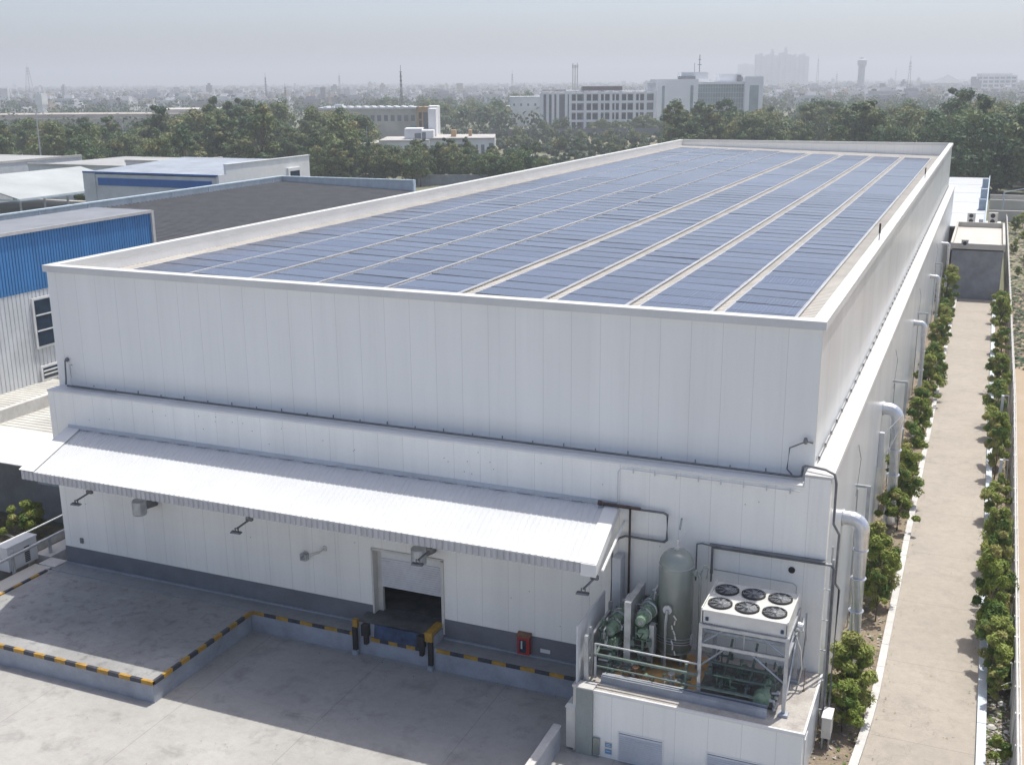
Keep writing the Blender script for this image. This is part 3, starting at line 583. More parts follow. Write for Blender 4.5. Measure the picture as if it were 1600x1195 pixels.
# skid, beam, partition, pipes, compressors
mb = MB(); mb.hexa([(-6.35,-4.55,2.6),(-.45,-4.72,2.6),(-.45,-4.50,2.6),(-6.35,-4.33,2.6)],[(-6.35,-4.55,2.88),(-.45,-4.72,2.88),(-.45,-4.50,2.88),(-6.35,-4.33,2.88)])
mb.box(-6.3,-.5,-4.30,-4.22,2.78,2.86); single('steel_channel', 'long grey steel channel beam at the front of the machinery', 'beam', mb, [greyp], (-3.4,-4.6,2.6))
mb = MB(); mb.box(-6.2,-3.0,-4.15,-1.5,2.6,2.68,0); mb.box(-3.0,-.3,-4.05,-1.6,2.6,2.68,1); single('machinery_base', 'orange stained base slab under the machinery, coloured darker for shade under the stand', 'base slab', mb, [orange_f, mat('shade_dark_slab', (.13,.135,.125), .5, 0, .3, 3, fine=.2)], (-3.3,-2.8,2.6))  # right half is coloured dark to stand for the shadow under the stand
mb = MB(); mb.box(-5.86,-5.62,-3.45,-1.6,2.68,5.35); single('partition_panel', 'tall narrow grey partition between the two compressors', 'partition', mb, [steel], (-5.75,-2.5,2.68))
mb = MB(); mb.box(-6.95,-6.62,-1.55,-1.0,2.62,6.1); single('cable_tray', 'upright galvanised cable tray on the wall under the awning end', 'cable tray', mb, [lgrey], (-6.8,-1.2,2.6))
def compressor(x, z, label):
    t = Thing('compressor', label, 'compressor', (x,-2.6,2.68), 'green refrigeration compressors')
    mb = MB(); mb.lathe((x,-2.6,z), [(.10,-1.05),(.19,-1.0),(.20,-.62),(.26,-.6),(.26,-.15),(.30,-.12),(.30,.35),(.24,.4),(.24,.9),(.12,.95)], 20, axis='y'); t.part('body', mb, [green], smooth=False)
    mb = MB(); mb.lathe((x,-2.6,z), [(.235,-.5),(.285,-.48),(.285,-.42),(.235,-.4)], 20, axis='y'); mb.lathe((x,-2.6,z), [(.30,.0),(.34,.02),(.34,.08),(.30,.1)], 20, axis='y'); t.part('flange', mb, [steel])
    mb = MB(); mb.lathe((x+.05,-2.7,z-.55), [(.02,-.75),(.2,-.72),(.22,-.6),(.22,.6),(.05,.7)], 18, axis='y'); mb.tube([(x,-3.2,z-.9),(x,-3.2,2.7)], .06, 8); mb.tube([(x,-2.0,z-.9),(x,-2.0,2.7)], .08, 8); t.part('oil_separator', mb, [green])
    mb = MB(); mb.tube([(x+.1,-2.2,z+.2),(x+.12,-2.1,z+.6),(x+.2,-1.9,z+.75),(x+.45,-1.7,z+.7),(x+.45,-1.6,z-.6)], .06, 8); mb.lathe((x+.12,-2.1,z+.55), [(.12,-.05),(.12,.05)], 12); mb.lathe((x+.02,-3.65,z), [(.09,0),(.11,.02),(.11,.08)], 12, axis='y'); mb.tube([(x-.18,-2.5,z+.3),(x-.05,-2.5,z+.42),(x+.1,-2.5,z+.42)], .03, 6); t.part('valve_set', mb, [steel])
    for k_ in range(3):
        mb = MB(); yy = -3.1+.45*k_; mb.lathe((x-.03,yy,z+.2), [(.07,0),(.08,.1),(.04,.14)], 10); t.part('valve_cap', mb, [green_d])
def clutter(name, label, x0, x1, y0, y1, z0, z1, n, seed, mats):
    rd = random.Random(seed); t = Thing(name, label, 'pipework', ((x0+x1)/2,(y0+y1)/2,z0), 'tangled pipework on the machinery deck')
    for i, m_ in enumerate(mats):
        mb = MB()
        for _ in range(n):
            q = [rd.uniform(x0,x1), rd.uniform(y0,y1), rd.uniform(z0,z1)]; pts = [tuple(q)]
            for _k in range(rd.randint(2,4)):
                ax = rd.randrange(3); lim = ((x0,x1),(y0,y1),(z0,z1))[ax]; q[ax] = min(lim[1], max(lim[0], q[ax]+rd.choice((-1,1))*rd.uniform(.12,.6))); pts.append(tuple(q))
            mb.tube(pts, rd.uniform(.015,.045), 6)
            if rd.random() < .6: mb.lathe(pts[0], [(.05,-.03),(.08,0),(.08,.04),(.03,.08)], 8)
            if rd.random() < .3: mb.box(q[0]-.08,q[0]+.08,q[1]-.06,q[1]+.06,q[2]-.1,q[2]+.12)
        t.part(('valve_pipes','flanges','gauge_lines')[i], mb, [m_], kind='stuff')
clutter('pipe_cluster', 'tangle of green pipes and valves around the left compressor', -6.75,-5.95,-3.9,-1.4,2.75,4.3,16,1,[green,steel,green_d])
clutter('pipe_cluster', 'tangle of green pipes below the higher compressor', -5.55,-4.95,-3.7,-1.4,2.75,5.1,18,2,[green,steel_d,green_d])
clutter('pipe_cluster', 'low pipes and valves on the orange floor in front of the tank', -6.4,-3.4,-4.2,-3.6,2.7,3.05,5,3,[green_d,steel,green])
clutter('pipe_cluster', 'dark pipes in the shade under the steel stand', -2.8,-.4,-3.9,-2.0,2.7,3.4,12,4,[green,steel_d,green_d])
compressor(-6.35, 4.15, 'left green screw compressor beside the screen panel'); compressor(-5.22, 4.75, 'higher green screw compressor between partition and tank')
mb = MB(); mb.box(-4.98,-4.8,-3.25,-2.95,3.3,4.5); mb.tube([(-4.9,-3.1,3.3),(-4.9,-3.1,2.7)], .04, 6); single('control_box', 'narrow grey control box hanging just left of the tank', 'control box', mb, [steel], (-4.9,-3.1,2.7))
mb = MB()
for yy, zz, rr, xe in ((-4.45,4.05,.035,-2.9),(-4.4,3.6,.06,-2.9),(-4.4,3.15,.035,-.9),(-4.1,3.0,.05,-.61),(-3.6,3.25,.05,-.61),(-3.2,3.5,.05,-.61),(-2.8,3.3,.05,-.51)):
    mb.tube([(-6.6 if yy < -4.2 else -2.85,yy,zz),(xe,yy-.02,zz-.02)], rr, 8, 1 if zz > 4 else 0)
for x in (-2.2,-1.3): mb.tube([(x,-4.1,3.0),(x,-2.4,3.5),(x,-2.0,3.9)], .045, 8, 0)
mb.tube([(-6.6,-4.45,4.05),(-6.6,-4.45,2.7)], .05, 6, 1); mb.tube([(-6.6,-4.5,3.6),(-6.65,-2.0,3.9)], .05, 6, 0); mb.tube([(-3.35,-4.2,2.7),(-3.35,-4.2,3.8)], .055, 8, 0)
single('pipe_rack', 'grey green refrigerant pipes running across the machinery deck', 'pipes', mb, [green_d, steel], (-3.5,-4,2.7), smooth=False)
mb = MB()
for yy in (-4.15,-1.95): mb.box(-6.93,-6.80,yy-.06,yy+.06,2.62,4.5)
mb.box(-6.92,-6.82,-4.6,-1.9,4.1,4.2); mb.box(-6.92,-6.82,-4.6,-1.9,3.3,3.4); mb.box(-6.95,-6.8,-4.7,-4.55,2.62,4.4)
single('guard_rail', 'grey steel guard rail at the left edge of the machinery deck', 'rail', mb, [steel], (-6.87,-3.3,2.6))
def valve(x, y, label, m_=None):
    mb = MB(); mb.lathe((x,y,2.7), [(.05,0),(.11,.05),(.12,.2),(.06,.25),(.05,.42)], 12); mb.tube([(x-.28,y,2.88),(x+.28,y,2.88)], .07, 8); mb.lathe((x,y,3.12), [(.13,0),(.13,.03)], 12); mb.tube([(x+.1,y-.1,2.75),(x+.22,y-.2,3.0)], .025, 6)
    single('valve', label, 'valve', mb, [m_ or green_d], (x,y,2.68), 'valves on the machinery deck')
valve(-5.25,-3.95,'rusty hand valve on the orange base left of the other valves', rust); valve(-3.95,-3.9,'pale green hand valve in front of the tank', steel); valve(-6.3,-3.7,'green hand valve in the left corner of the deck'); valve(-3.6,-3.55,'green hand valve right of the tank foot')
PM = Thing('oil_pump', 'green round pump at the right front foot of the stand', 'pump', (-.72,-4.05,2.65))
mb = MB(); mb.lathe((-.72,-4.25,2.98), [(.05,-.0),(.27,.02),(.29,.1),(.29,.35),(.16,.45),(.15,1.3)], 22, axis='y'); PM.part('housing', mb, [green])
mb = MB(); mb.box(-.95,-.5,-4.1,-3.3,2.66,2.74); mb.tube([(-.45,-4.15,3.0),(-.3,-4.15,3.0),(-.25,-4.15,2.7)], .06, 8); mb.tube([(-.4,-4.0,3.2),(-.15,-4.0,3.25)], .04, 8)
for k_ in range(4): mb.lathe((-.25+.05*(k_%2),-4.3+.15*k_,2.75+.13*k_), [(.03,0),(.07,.02),(.07,.08)], 8)
PM.part('fittings', mb, [steel])
mb = MB(); mb.tube([(.45,-2.4,2.62),(.45,-2.4,3.5)], .015, 6); mb.lathe((.45,-2.4,2.6), [(.05,0),(.03,.06)], 8); single('earth_rod', 'thin rusty rod standing on the dirty concrete roof', 'rod', mb, [rust], (.45,-2.4,2.6))
pipe([(.15,-1.9,2.7),(.25,-1.6,3.2),(.3,-1.55,4.2),(.28,-1.6,5.2)], .04, steel, 'hose', 'grey flexible hose rising behind the stand')
pipe([(.15,-2.9,4.9),(.3,-2.6,4.2),(.32,-2.3,3.4),(.2,-2.1,2.7)], .03, cream, 'hose', 'cream hose looping down the right side of the stand')
mb = MB(); mb.lathe((.12,-2.6,5.15), [(.16,0),(.18,.03),(.14,.2)], 12, axis='x'); mb.tube([(.1,-2.9,5.2),(.3,-2.6,5.0),(.25,-2.2,5.3)], .05, 8); single('fan_motor', 'small steel motor at the right end of the condenser', 'motor', mb, [steel], (.1,-2.6,5.1))

# ------------------------------------------------------------------ side wall fittings
def duct(y, r, z, label, x=1.42):
    mb = MB(); pts = [(.72,y,z),(x-r*1.3,y,z)]
    for j in range(1,7):
        a = j*math.pi/12; pts.append((x-r*1.3+r*1.6*math.sin(a), y, z-r*1.6*(1-math.cos(a))))
    pts.append((pts[-1][0], y, .25)); mb.tube(pts, r, 18)
    for zz in (1.6,3.0,4.4,5.6): mb.lathe((pts[-1][0],y,zz), [(r+.01,-.02),(r+.02,0),(r+.01,.02)], 18)
    mb.lathe((.8,y,z), [(r+.05,-.06),(r+.05,.0)], 18, axis='x'); o = single('exhaust_duct', label, 'duct', mb, [silver], (1.2,y,0), 'silver ducts down the side wall')
    return o
duct(3.9,.29,6.85,'nearest fat silver duct bending down the side wall'); duct(21.0,.33,6.6,'second silver duct down the side wall, with a strut')
duct(45,.2,6.4,'third silver duct down the side wall, thinner'); duct(66,.16,6.4,'small far silver duct near the planter trees'); duct(88,.16,6.4,'farthest silver duct by the end building')
for y, x, z, l in ((8.6,1.30,6.5,'nearest tall grey cable post standing off the side wall'),(27.5,1.5,6.4,'second tall grey cable post off the side wall'),(49,1.45,6.3,'third grey cable post off the side wall'),(74,1.4,6.3,'farthest grey cable post off the side wall')):
    mb = MB(); mb.box(x-.09,x+.06,y-.07,y+.07,0,z); mb.box(.73,x+.06,y-.06,y+.06,z,z+.1); mb.tube([(.76,y-.4,z+2.0),(.9,y-.4,z+1.4),(.8,y-.4,z-.3)], .02, 6); mb.tube([(.85,y-.3,z),(.85,y-.3,0)], .03, 6)
    single('cable_post', l, 'post', mb, [steel], (x,y,0), 'cable posts beside the side wall')
mb = MB(); mb.tube([(.75,20.5,5.3),(.95,20.5,5.3)], .03, 6); mb.tube([(.95,20.3,5.4),(1.75,20.6,6.4)], .03, 6); mb.tube([(.95,20.3,3.9),(1.9,20.7,6.2)], .03, 6); mb.box(.74,.98,20.1,20.5,3.6,5.5)
single('duct_bracket', 'white strut bracket holding the second duct', 'bracket', mb, [white], (1,20.3,3.6))
ec = Thing('electric_cabinet', 'white box cabinet on short legs by the near shrub', 'cabinet', (1.24,-1.4,0))
mb = MB(); mb.box(1.08,1.40,-1.75,-1.0,.5,1.3); ec.part('case', mb, [cream]); mb = MB(); mb.box(1.06,1.42,-1.77,-.98,1.3,1.34); ec.part('lid', mb, [white])
mb = MB(); mb.box(1.1,1.15,-1.7,-1.6,0,.5); mb.box(1.1,1.15,-1.15,-1.05,0,.5); mb.box(1.33,1.38,-1.7,-1.6,0,.5); mb.box(1.33,1.38,-1.15,-1.05,0,.5); ec.part('legs', mb, [steel])
mb = MB(); mb.tube([(.98,-.7,.2),(.98,-.7,7.0)], .05, 8); mb.tube([(.9,-.5,.2),(.9,-.5,7.4)], .035, 8)
for z in (1,2.2,3.4,4.6,5.8,6.8): mb.box(.73,1.02,-.74,-.66,z,z+.03)
single('downpipe', 'grey downpipe pair on the near corner of the side wall', 'pipe', mb, [steel], (.95,-.7,0))
# roof rods
for x, y, l in ((-.16,21.4,'nearer short dark rod on the right parapet'), (-.16,60.5,'farther short dark rod on the right parapet')):
    t = Thing('lightning_rod', l, 'rod', (x,y,15.4), 'rods on the right parapet')
    mb = MB(); mb.tube([(x,y,15.4),(x,y,15.75)], .035, 8); t.part('base', mb, [cream]); mb = MB(); mb.tube([(x,y,15.75),(x,y,16.25)], .05, 8); t.part('tip', mb, [black])

# ------------------------------------------------------------------ solar panels
cols = [(-33.4,-30.45),(-30.2,-27.1),(-26.72,-23.68),(-23.36,-20.28),(-19.96,-16.75),(-16.02,-12.85),(-12.2,-9.18),(-8.56,-5.56),(-5.0,-2.1)]
ordn = ['first','second','third','fourth','fifth','sixth','seventh','eighth','ninth']
tilt = math.atan(.0243)
def panel_mesh(wd):
    mb = MB(); mb.box(-wd/2+.02,wd/2-.02,-.83,.83,-.02,.012); g_ = mb.mesh('panel_glass', [pv])
    mb = MB(); mb.box(-wd/2,wd/2,-.85,-.83,-.03,.018,1); mb.box(-wd/2,wd/2,.83,.85,-.03,.018,1); mb.box(-wd/2,-wd/2+.03,-.83,.83,-.03,.02); mb.box(wd/2-.03,wd/2,-.83,.83,-.03,.02)
    return g_, mb.mesh('panel_frame', [alu, steel_d])
rp = random.Random(11); rest = MB()
for ci, (x0, x1) in enumerate(cols):
    wd = x1-x0; xc = (x0+x1)/2; g_, f_ = panel_mesh(wd); zc = rz(xc)+.11; nrow = 61 if ci < 4 else 60
    first = None
    for r_ in range(nrow):
        y = 2.65+.87+1.75*r_+rp.uniform(-.02,.02); dz = rp.uniform(-.008,.008); tx = rp.uniform(-.008,.008)+(.03 if rp.random() < .05 else 0)
        if r_ < 33:
            if first is None:
                p0 = link(bpy.data.objects.new('solar_panel', g_)); fr = link(bpy.data.objects.new('frame', f_)); fr.parent = p0
                tag(p0, 'x', 'solar panel', 'solar panels in nine long rows on the warehouse roof'); p_ = first = p0
            else: p_ = copy_tree(first)
            p_.location = (xc, y, zc+dz); p_.rotation_euler = (tx, tilt+rp.uniform(-.004,.004), 0)
            p_['label'] = 'blue solar panel, %s column from left parapet, row %d from the front parapet' % (ordn[ci], r_+1)
        else:
            b = [(x0,y-.85),(x1,y-.85),(x1,y+.85),(x0,y+.85)]; zz = [rz(x0)+.11,rz(x1)+.11,rz(x1)+.11,rz(x0)+.11]; e = tx*.85
            rest.hexa([(b[i][0],b[i][1],zz[i]-.03) for i in range(4)], [(b[i][0],b[i][1],zz[i]+.015+dz+(e if i > 1 else -e)) for i in range(4)])
    mb = MB(); yend = 2.65+1.75*nrow
    for xx in (x0+.35, xc, x1-.35): mb.box(xx-.03,xx+.03,2.6,yend,rz(xx)+.04,rz(xx)+.075)
    mb.box(x1+.012,x1+.10,2.6,yend,rz(x1)+.07,rz(x1)+.125); mb.box(x0-.05,x0-.012,2.6,yend,rz(x0)+.08,rz(x0)+.115)
    for r_ in range(0, nrow+1, 1): mb.box(x1-.05,x1+.0,2.62+1.75*r_,2.66+1.75*r_,rz(x1)+.0,rz(x1)+.07)
    single('mounting_rail', 'aluminium mounting rails under the %s column of solar panels from the left' % ordn[ci], 'mounting rails', mb, [alu], (xc,2.6,rz(xc)), 'rails under the solar panel columns')
single('solar_panels', 'far half of the solar array beyond the numbered near panels', 'solar panels', rest, [pv], (-17,60,14), kind='stuff')

# ------------------------------------------------------------------ vegetation makers
def crown(seed, rx, ry, rz_, zc, ncl, nl, leaf, mats, clr=.34, long=1.0, low=.15):
    rd = random.Random(seed); mb = MB(); vs = []; fs = []; ms = []
    for c in range(ncl):
        while True:
            q = Vector((rd.uniform(-1,1), rd.uniform(-1,1), rd.uniform(-1,1)))
            if .35 < q.length < 1: break
        taper = 1-.35*max(0, q.z); ctr = Vector((q.x*rx*taper, q.y*ry*taper, zc+q.z*rz_)); cr = clr*rd.uniform(.7,1.35)*min(rx, rz_)
        mi = rd.choices(range(len(mats)), weights=([4,5,3] if len(mats) == 3 else [1]*len(mats)))[0]
        for _ in range(nl):
            d = Vector((rd.gauss(0,1), rd.gauss(0,1), rd.gauss(0,1))); d.normalize()
            pos = ctr+Vector((d.x, d.y, d.z*.8))*cr*rd.uniform(.55,1.12)
            if pos.z < zc-rz_*1.1+low: continue
            nrm = (d*1.0+Vector((rd.uniform(-1,1), rd.uniform(-1,1), rd.uniform(-.2,1.2)))*.8).normalized()
            t = nrm.cross(Vector((rd.uniform(-1,1), rd.uniform(-1,1), rd.uniform(-1,1))));
            if t.length < .01: continue
            t.normalize(); b = nrm.cross(t); s_ = leaf*rd.uniform(.6,1.3); o = len(vs)
            vs += [pos-t*s_*long, pos-b*s_*.5+nrm*s_*.1, pos+t*s_*long-nrm*s_*.15, pos+b*s_*.5+nrm*s_*.1]; fs.append((o,o+1,o+2,o+3)); ms.append(mi)
    mb.v = [tuple(v) for v in vs]; mb.f = fs; mb.m = ms; return mb
def trunk(seed, h, r, spread, nb=5):
    rd = random.Random(seed); mb = MB(); mb.tube([(0,0,-.1),(rd.uniform(-.1,.1)*r*4,rd.uniform(-.1,.1)*r*4,h*.5),(rd.uniform(-.2,.2)*spread,rd.uniform(-.2,.2)*spread,h)], r, 7, 0, r*.45)
    for i in range(nb):
        a = rd.uniform(0,6.28); z0 = h*rd.uniform(.35,.8); mb.tube([(0,0,z0),(spread*.5*math.cos(a),spread*.5*math.sin(a),z0+h*.25),(spread*.9*math.cos(a),spread*.9*math.sin(a),z0+h*.45)], r*.45, 5, 0, r*.12)
    return mb
def plant_proto(name, label, cat, group, cb, tb, mats):
    o = link(bpy.data.objects.new(name, None)); tag(o, label, cat, group); o.empty_display_size = .5
    c = link(bpy.data.objects.new('crown', cb.mesh('crown', mats))); c.parent = o
    t = link(bpy.data.objects.new('trunk', tb.mesh('trunk', [trunk_m], smooth=True))); t.parent = o
    return o
class Pool:
    def __init__(s, protos): s.p = protos; s.used = set()
    def put(s, i, loc, rot, scale, label, group=None):
        o = s.p[i]
        if i in s.used: o = copy_tree(o)
        else: s.used.add(i)
        o.location = loc; o.rotation_euler = (0,0,rot); o.scale = scale if isinstance(scale, tuple) else (scale,)*3
        o['label'] = label
        if group: o['group'] = group
        return o
trees = Pool([plant_proto('broadleaf_tree', 'x', 'tree', 'trees', crown(100+i, *dims[:4], dims[4], 85, .28, LF, dims[5]), trunk(200+i, dims[3]*1.25, .2, dims[0]*.7, 8), LF)
              for i, dims in enumerate([(3.6,3.6,5.0,5.8,60,.27),(4.2,4.0,4.5,5.2,66,.25),(2.6,2.9,5.6,6.4,46,.27),(4.8,4.2,4.6,5.2,64,.26),(3.4,3.0,4.8,5.4,56,.25),(2.9,2.5,5.2,6.6,34,.24),(3.9,3.4,4.2,6.6,40,.27)])])
# low detail trees, about 10 m tall
ltrees = Pool([plant_proto('distant_tree', 'x', 'tree', 'trees', crown(300+i, *dims, 20, 55, .62, LF, .40), trunk(400+i, dims[3]*.9, .22, dims[0]*.6, 3), LF)
              for i, dims in enumerate([(4.6,4.4,3.6,5.0),(3.8,4.0,4.2,5.6),(5.4,5.0,3.4,4.4)])])
shrubs = Pool([plant_proto('shrub', 'x', 'shrub', 'shrubs', crown(500+i, *dims, ncl, 190, .047, LS, .29, 1.6), trunk(600+i, dims[3]*1.1, .03, dims[0]*.8, 8), LS)
              for i, (dims, ncl) in enumerate([((.58,.66,.85,1.15),26),((.50,.85,.66,.95),22),((.62,.58,1.10,1.35),30),((.42,.46,.50,.75),13),((.75,.5,.7,1.05),18),((.40,.42,.95,1.2),16)])])

rr = random.Random(21)
# shrubs along the warehouse wall
row1 = [(1.75,-.3,.95,0),(1.7,.9,1.25,2),(1.85,2.0,1.15,1),(1.85,4.4,.6,3),(1.9,9.3,1.0,1),(1.85,10.8,1.25,2),(1.9,12.6,1.2,0),(1.85,14.6,.8,3),(1.95,20.5,1.1,1),(1.85,22.4,1.25,0),(1.9,24.6,1.25,2),(1.95,27,1.15,1),(2.0,33.5,1.0,3),(1.95,36.5,1.25,0),(1.95,39,1.35,2),(2.0,45.5,1.2,1),(2.05,47.8,1.35,0),(2.1,50.5,1.45,2),(2.0,57,1.2,3),(2.1,61,1.2,1),(2.1,65,1.4,2),(2.0,71,1.3,0),(1.9,77,1.2,1),(1.8,83,1.8,2)]
for i, (x, y, s_, k_) in enumerate(row1):
    if i == 0: l = 'nearest leafy shrub beside the white box cabinet'
    elif i < 4: l = 'shrub %s behind the white box cabinet on the warehouse side' % ['','first','second','third'][i]
    else: l = 'shrub %d from the camera end of the row along the warehouse wall' % (i+1)
    k_ = (k_, 4, 5)[(0,0,1,0,2)[i%5]] if i > 3 else k_
    shrubs.put(k_, (x+rr.uniform(-.12,.08),y,.03), rr.uniform(0,6.3), (s_*rr.uniform(1.0,1.25), s_*rr.uniform(1.1,1.5), s_*rr.uniform(1.05,1.45)), l, 'shrubs between warehouse wall and kerb')
row2 = [(7.0,-.8,.85,3),(7.1,3.6,.8,0),(7.05,5.0,1.0,2),(6.95,6.4,1.1,0),(7.0,7.9,1.2,1),(6.8,9.3,1.3,2),(6.95,11.2,1.2,0),(7.0,13.0,1.35,2),(6.95,15.0,1.15,1),(6.95,17.0,1.25,0),(7.1,19.5,1.0,3),(7.1,24.2,1.2,1),(7.15,27.6,.9,3),(6.9,31.0,1.3,2),(6.9,33.6,1.25,0),(6.95,39.5,1.3,1),(6.9,42.5,1.4,2),(7.1,51.5,1.35,0),(7.15,56,1.1,3),(7.15,60.5,1.5,2),(7.15,65.5,1.3,1),(7.1,72.5,1.45,0),(7.1,79,1.3,2),(7.2,84,1.2,1)]
for i, (x, y, s_, k_) in enumerate(row2):
    k_ = (k_, 5, 4)[(0,1,0,0,2,0)[i%6]]
    shrubs.put(k_, (x-.18+rr.uniform(-.1,.15),y,.03), rr.uniform(0,6.3), (s_*rr.uniform(.9,1.1), s_*rr.uniform(1.05,1.5), s_*rr.uniform(1.05,1.45)), 'shrub %d from the camera end of the row by the boundary wall' % (i+1), 'shrubs between blue kerb and boundary wall')
for x, y, s_, k_, l in ((-44.3,1.5,1.5,2,'big leafy bush at the left edge in front of the grey wall'),(-40.2,1.5,1.6,1,'leafy bush between grey wall and warehouse corner'),(-42.4,-.2,.7,3,'low dry bush on the soil patch'),(-45.6,-1.2,.8,0,'small bush at the frame edge above the railings')):
    shrubs.put(k_, (x,y,.03), rr.uniform(0,6), s_, l, 'bushes left of the warehouse')
# litter in the beds
def litter(name, label, boxes, n, sz, mats, seed):
    rd = random.Random(seed); mb = MB()
    for _ in range(n):
        x0, x1, y0, y1 = rd.choice(boxes); x, y = rd.uniform(x0,x1), rd.uniform(y0,y1); s_ = sz*rd.uniform(.3,1.3); a = rd.uniform(0,6.28); dx, dy = math.cos(a)*s_, math.sin(a)*s_
        z = .035+rd.uniform(0,.04); mi = rd.randrange(len(mats))
        mb.add([(x-dx,y-dy,z),(x+dy*.5,y-dx*.5,z+s_*.25),(x+dx,y+dy,z+.01),(x-dy*.5,y+dx*.5,z+s_*.2)], [(0,1,2,3)], mi)
    structure(name, mb, mats, label, kind='stuff')
litter('leaf_litter', 'dry leaves and rubble on the planting beds', [(.8,2.4,-6,60),(6.6,7.6,-6,60),(6.6,7.6,-4,12)], 5200, .10, [dryleaf, LS[0], mat('grey_stones', (.42,.40,.37), .9)], 5)
litter('yard_grit', 'small grit and dried leaves scattered on the loading yard', [(-35,-8,-13,-2.0),(-35,-8,-2.6,-1.95),(-34,-24,-8,-2)], 420, .035, [dryleaf, hblack], 8)
litter('lot_weeds', 'weeds on the lot right of the boundary wall', [(8,11,60,100),(8,14,100,165)], 2600, .32, [LW[0], dryleaf, LF[1]], 9)
litter('drive_litter', 'fallen leaves along the driveway kerbs', [(2.7,3.1,-5,70),(5.9,6.3,-5,70),(2.7,6.3,-5,40)], 500, .045, [dryleaf, LS[2]], 10)
litter('weeds', 'dry weeds and leaf litter on the soil left of the warehouse', [(-50,-37.3,-8,3.8)], 3000, .13, [dryleaf, LS[0], LS[2]], 6)
rl = random.Random(44); mb = MB()
for i in range(14):
    x = rl.uniform(6.75,7.5); y = rl.uniform(-2,4); s_ = rl.uniform(.08,.22); mb.lathe((x,y,.03), [(s_*.8,0),(s_,s_*.3),(s_*.5,s_*.7)], 6)
structure('rubble', mb, [concw], 'pale rubble lumps in the bed by the boundary wall', kind='stuff')

# ------------------------------------------------------------------ right side: boundary wall, end building, lots
BW = Thing('boundary_wall', 'long precast boundary wall with posts on the right edge', 'wall', (7.75,60,0))
bx = lambda y: 7.42+.0075*max(-8,min(y,45))
mb = MB()
for i in range(83):
    y0, y1 = -8+i*2.0, -6.12+i*2.0; h_ = 1.80+.03*((i*7)%3); mb.hexa([(bx(y0),y0,0),(bx(y0)+.08,y0,0),(bx(y1)+.08,y1,0),(bx(y1),y1,0)],[(bx(y0),y0,h_),(bx(y0)+.08,y0,h_),(bx(y1)+.08,y1,h_),(bx(y1),y1,h_)])
BW.part('wall_panel', mb, [concw], kind='stuff')
mb = MB()
for i in range(84): y0 = -8.12+i*2.0; x = bx(y0); mb.box(x-.04,x+.12,y0,y0+.12,0,1.95+.04*((i*5)%3))
BW.part('wall_posts', mb, [concw], kind='stuff')
mb = MB(); mb.tube([(bx(y)+.04,y,2.02) for y in (-8,0,20,45,158)], .045, 6); mb.tube([(bx(y)+.16,y,1.75) for y in (-8,0,20,45,158)], .035, 6); BW.part('top_rail', mb, [kerb_w])
for y, z, l in ((40.5,3.3,'taller grey cabinet post among shrubs by the boundary wall'),(29.5,2.3,'shorter grey cabinet post nearer the camera by the boundary wall')):
    t = Thing('service_post', l, 'post', (6.95,y,0)); mb = MB(); mb.box(6.90,7.08,y-.12,y+.12,0,z-.5); t.part('box_column', mb, [lgrey]); mb = MB(); mb.tube([(7.05,y,z-.5),(7.35,y,z-.5),(7.38,y,0)], .04, 6); t.part('bent_pipe', mb, [steel])
mb = MB(); mb.tube([(7.42,4.2,.9),(7.35,4.2,1.7),(7.3,4.2,1.75)], .03, 6); mb.tube([(7.42,4.2,.95),(7.05,4.0,.8),(7.15,3.9,.7),(7.42,4.0,.8)], .025, 6); single('wire_hanger', 'bent white wire bracket on the inside of the boundary wall', 'bracket', mb, [white], (7.5,4.2,.8))
EB = Thing('end_building', 'grey walled flat roofed building closing the end of the driveway', 'building', (4.3,100,0))
mb = MB(); mb.box(1.7,6.85,91.5,111,0,5.45,0); mb.box(1.5,7.0,91.35,91.5,5.45,6.05,1); EB.part('wall', mb, [bldg_grey, beige])
mb = MB(); mb.box(1.5,7.0,91.5,111,5.3,5.5,0); mb.box(1.5,1.75,91.5,111,5.5,6.1,1); mb.box(6.75,7.0,91.5,111,5.5,6.1,1); mb.box(1.75,6.75,110.7,111,5.5,6.1,1); EB.part('roof', mb, [roof_m, beige])
WR = Thing('long_annex', 'long low white roofed annex behind the end building', 'building', (1,150,0))
mb = MB(); mb.box(-2,4.55,115.6,186,0,5.3); WR.part('wall', mb, [lgrey]); mb = MB(); mb.box(-2.1,4.65,111.05,186.2,5.3,5.5,0)
for i in range(1,5): mb.box(-2.1,4.65,111+i*15-.1,111+i*15+.05,5.5,5.53,1)
WR.part('roof', mb, [awn, lgrey]); mb = MB(); mb.box(4.65,4.8,111.05,186.2,5.0,5.9); WR.part('parapet', mb, [ltrim])
mb = MB(); mb.box(4.8,6.6,111.05,118,0,5.5); WR.part('side_bay', mb, [cream])
def acunit(x, y, z, s_, label, body, rot=0):
    t = Thing('air_conditioner', label, 'air conditioner', (x,y,z), 'outdoor units on the annex roof')
    mb = MB(); mb.box(x-.42*s_,x+.42*s_,y-.25,y+.25,z+.08,z+1.25*s_); mb.box(x-.35*s_,x-.28*s_,y-.3,y+.3,z,z+.08); mb.box(x+.28*s_,x+.35*s_,y-.3,y+.3,z,z+.08); t.part('case', mb, [body])
    for q in range(2):
        mb = MB(); mb.lathe((x-.03,y-.27,z+(.42+.55*q)*s_), [(.2*s_,0),(.22*s_,.02),(.18*s_,.03)], 14, axis='y'); t.part('fan', mb, [black])
acunit(3.1,113.5,5.5,1.15,'white two fan outdoor unit left on the annex roof edge', cream); acunit(5.6,113,5.5,1.3,'taller white two fan outdoor unit right on the annex roof edge', cream)
mb = MB(); mb.box(4.0,4.5,113.3,113.8,5.5,6.2); single('battery_box', 'small grey box between the two roof units', 'box', mb, [steel], (4.2,113.5,5.5))
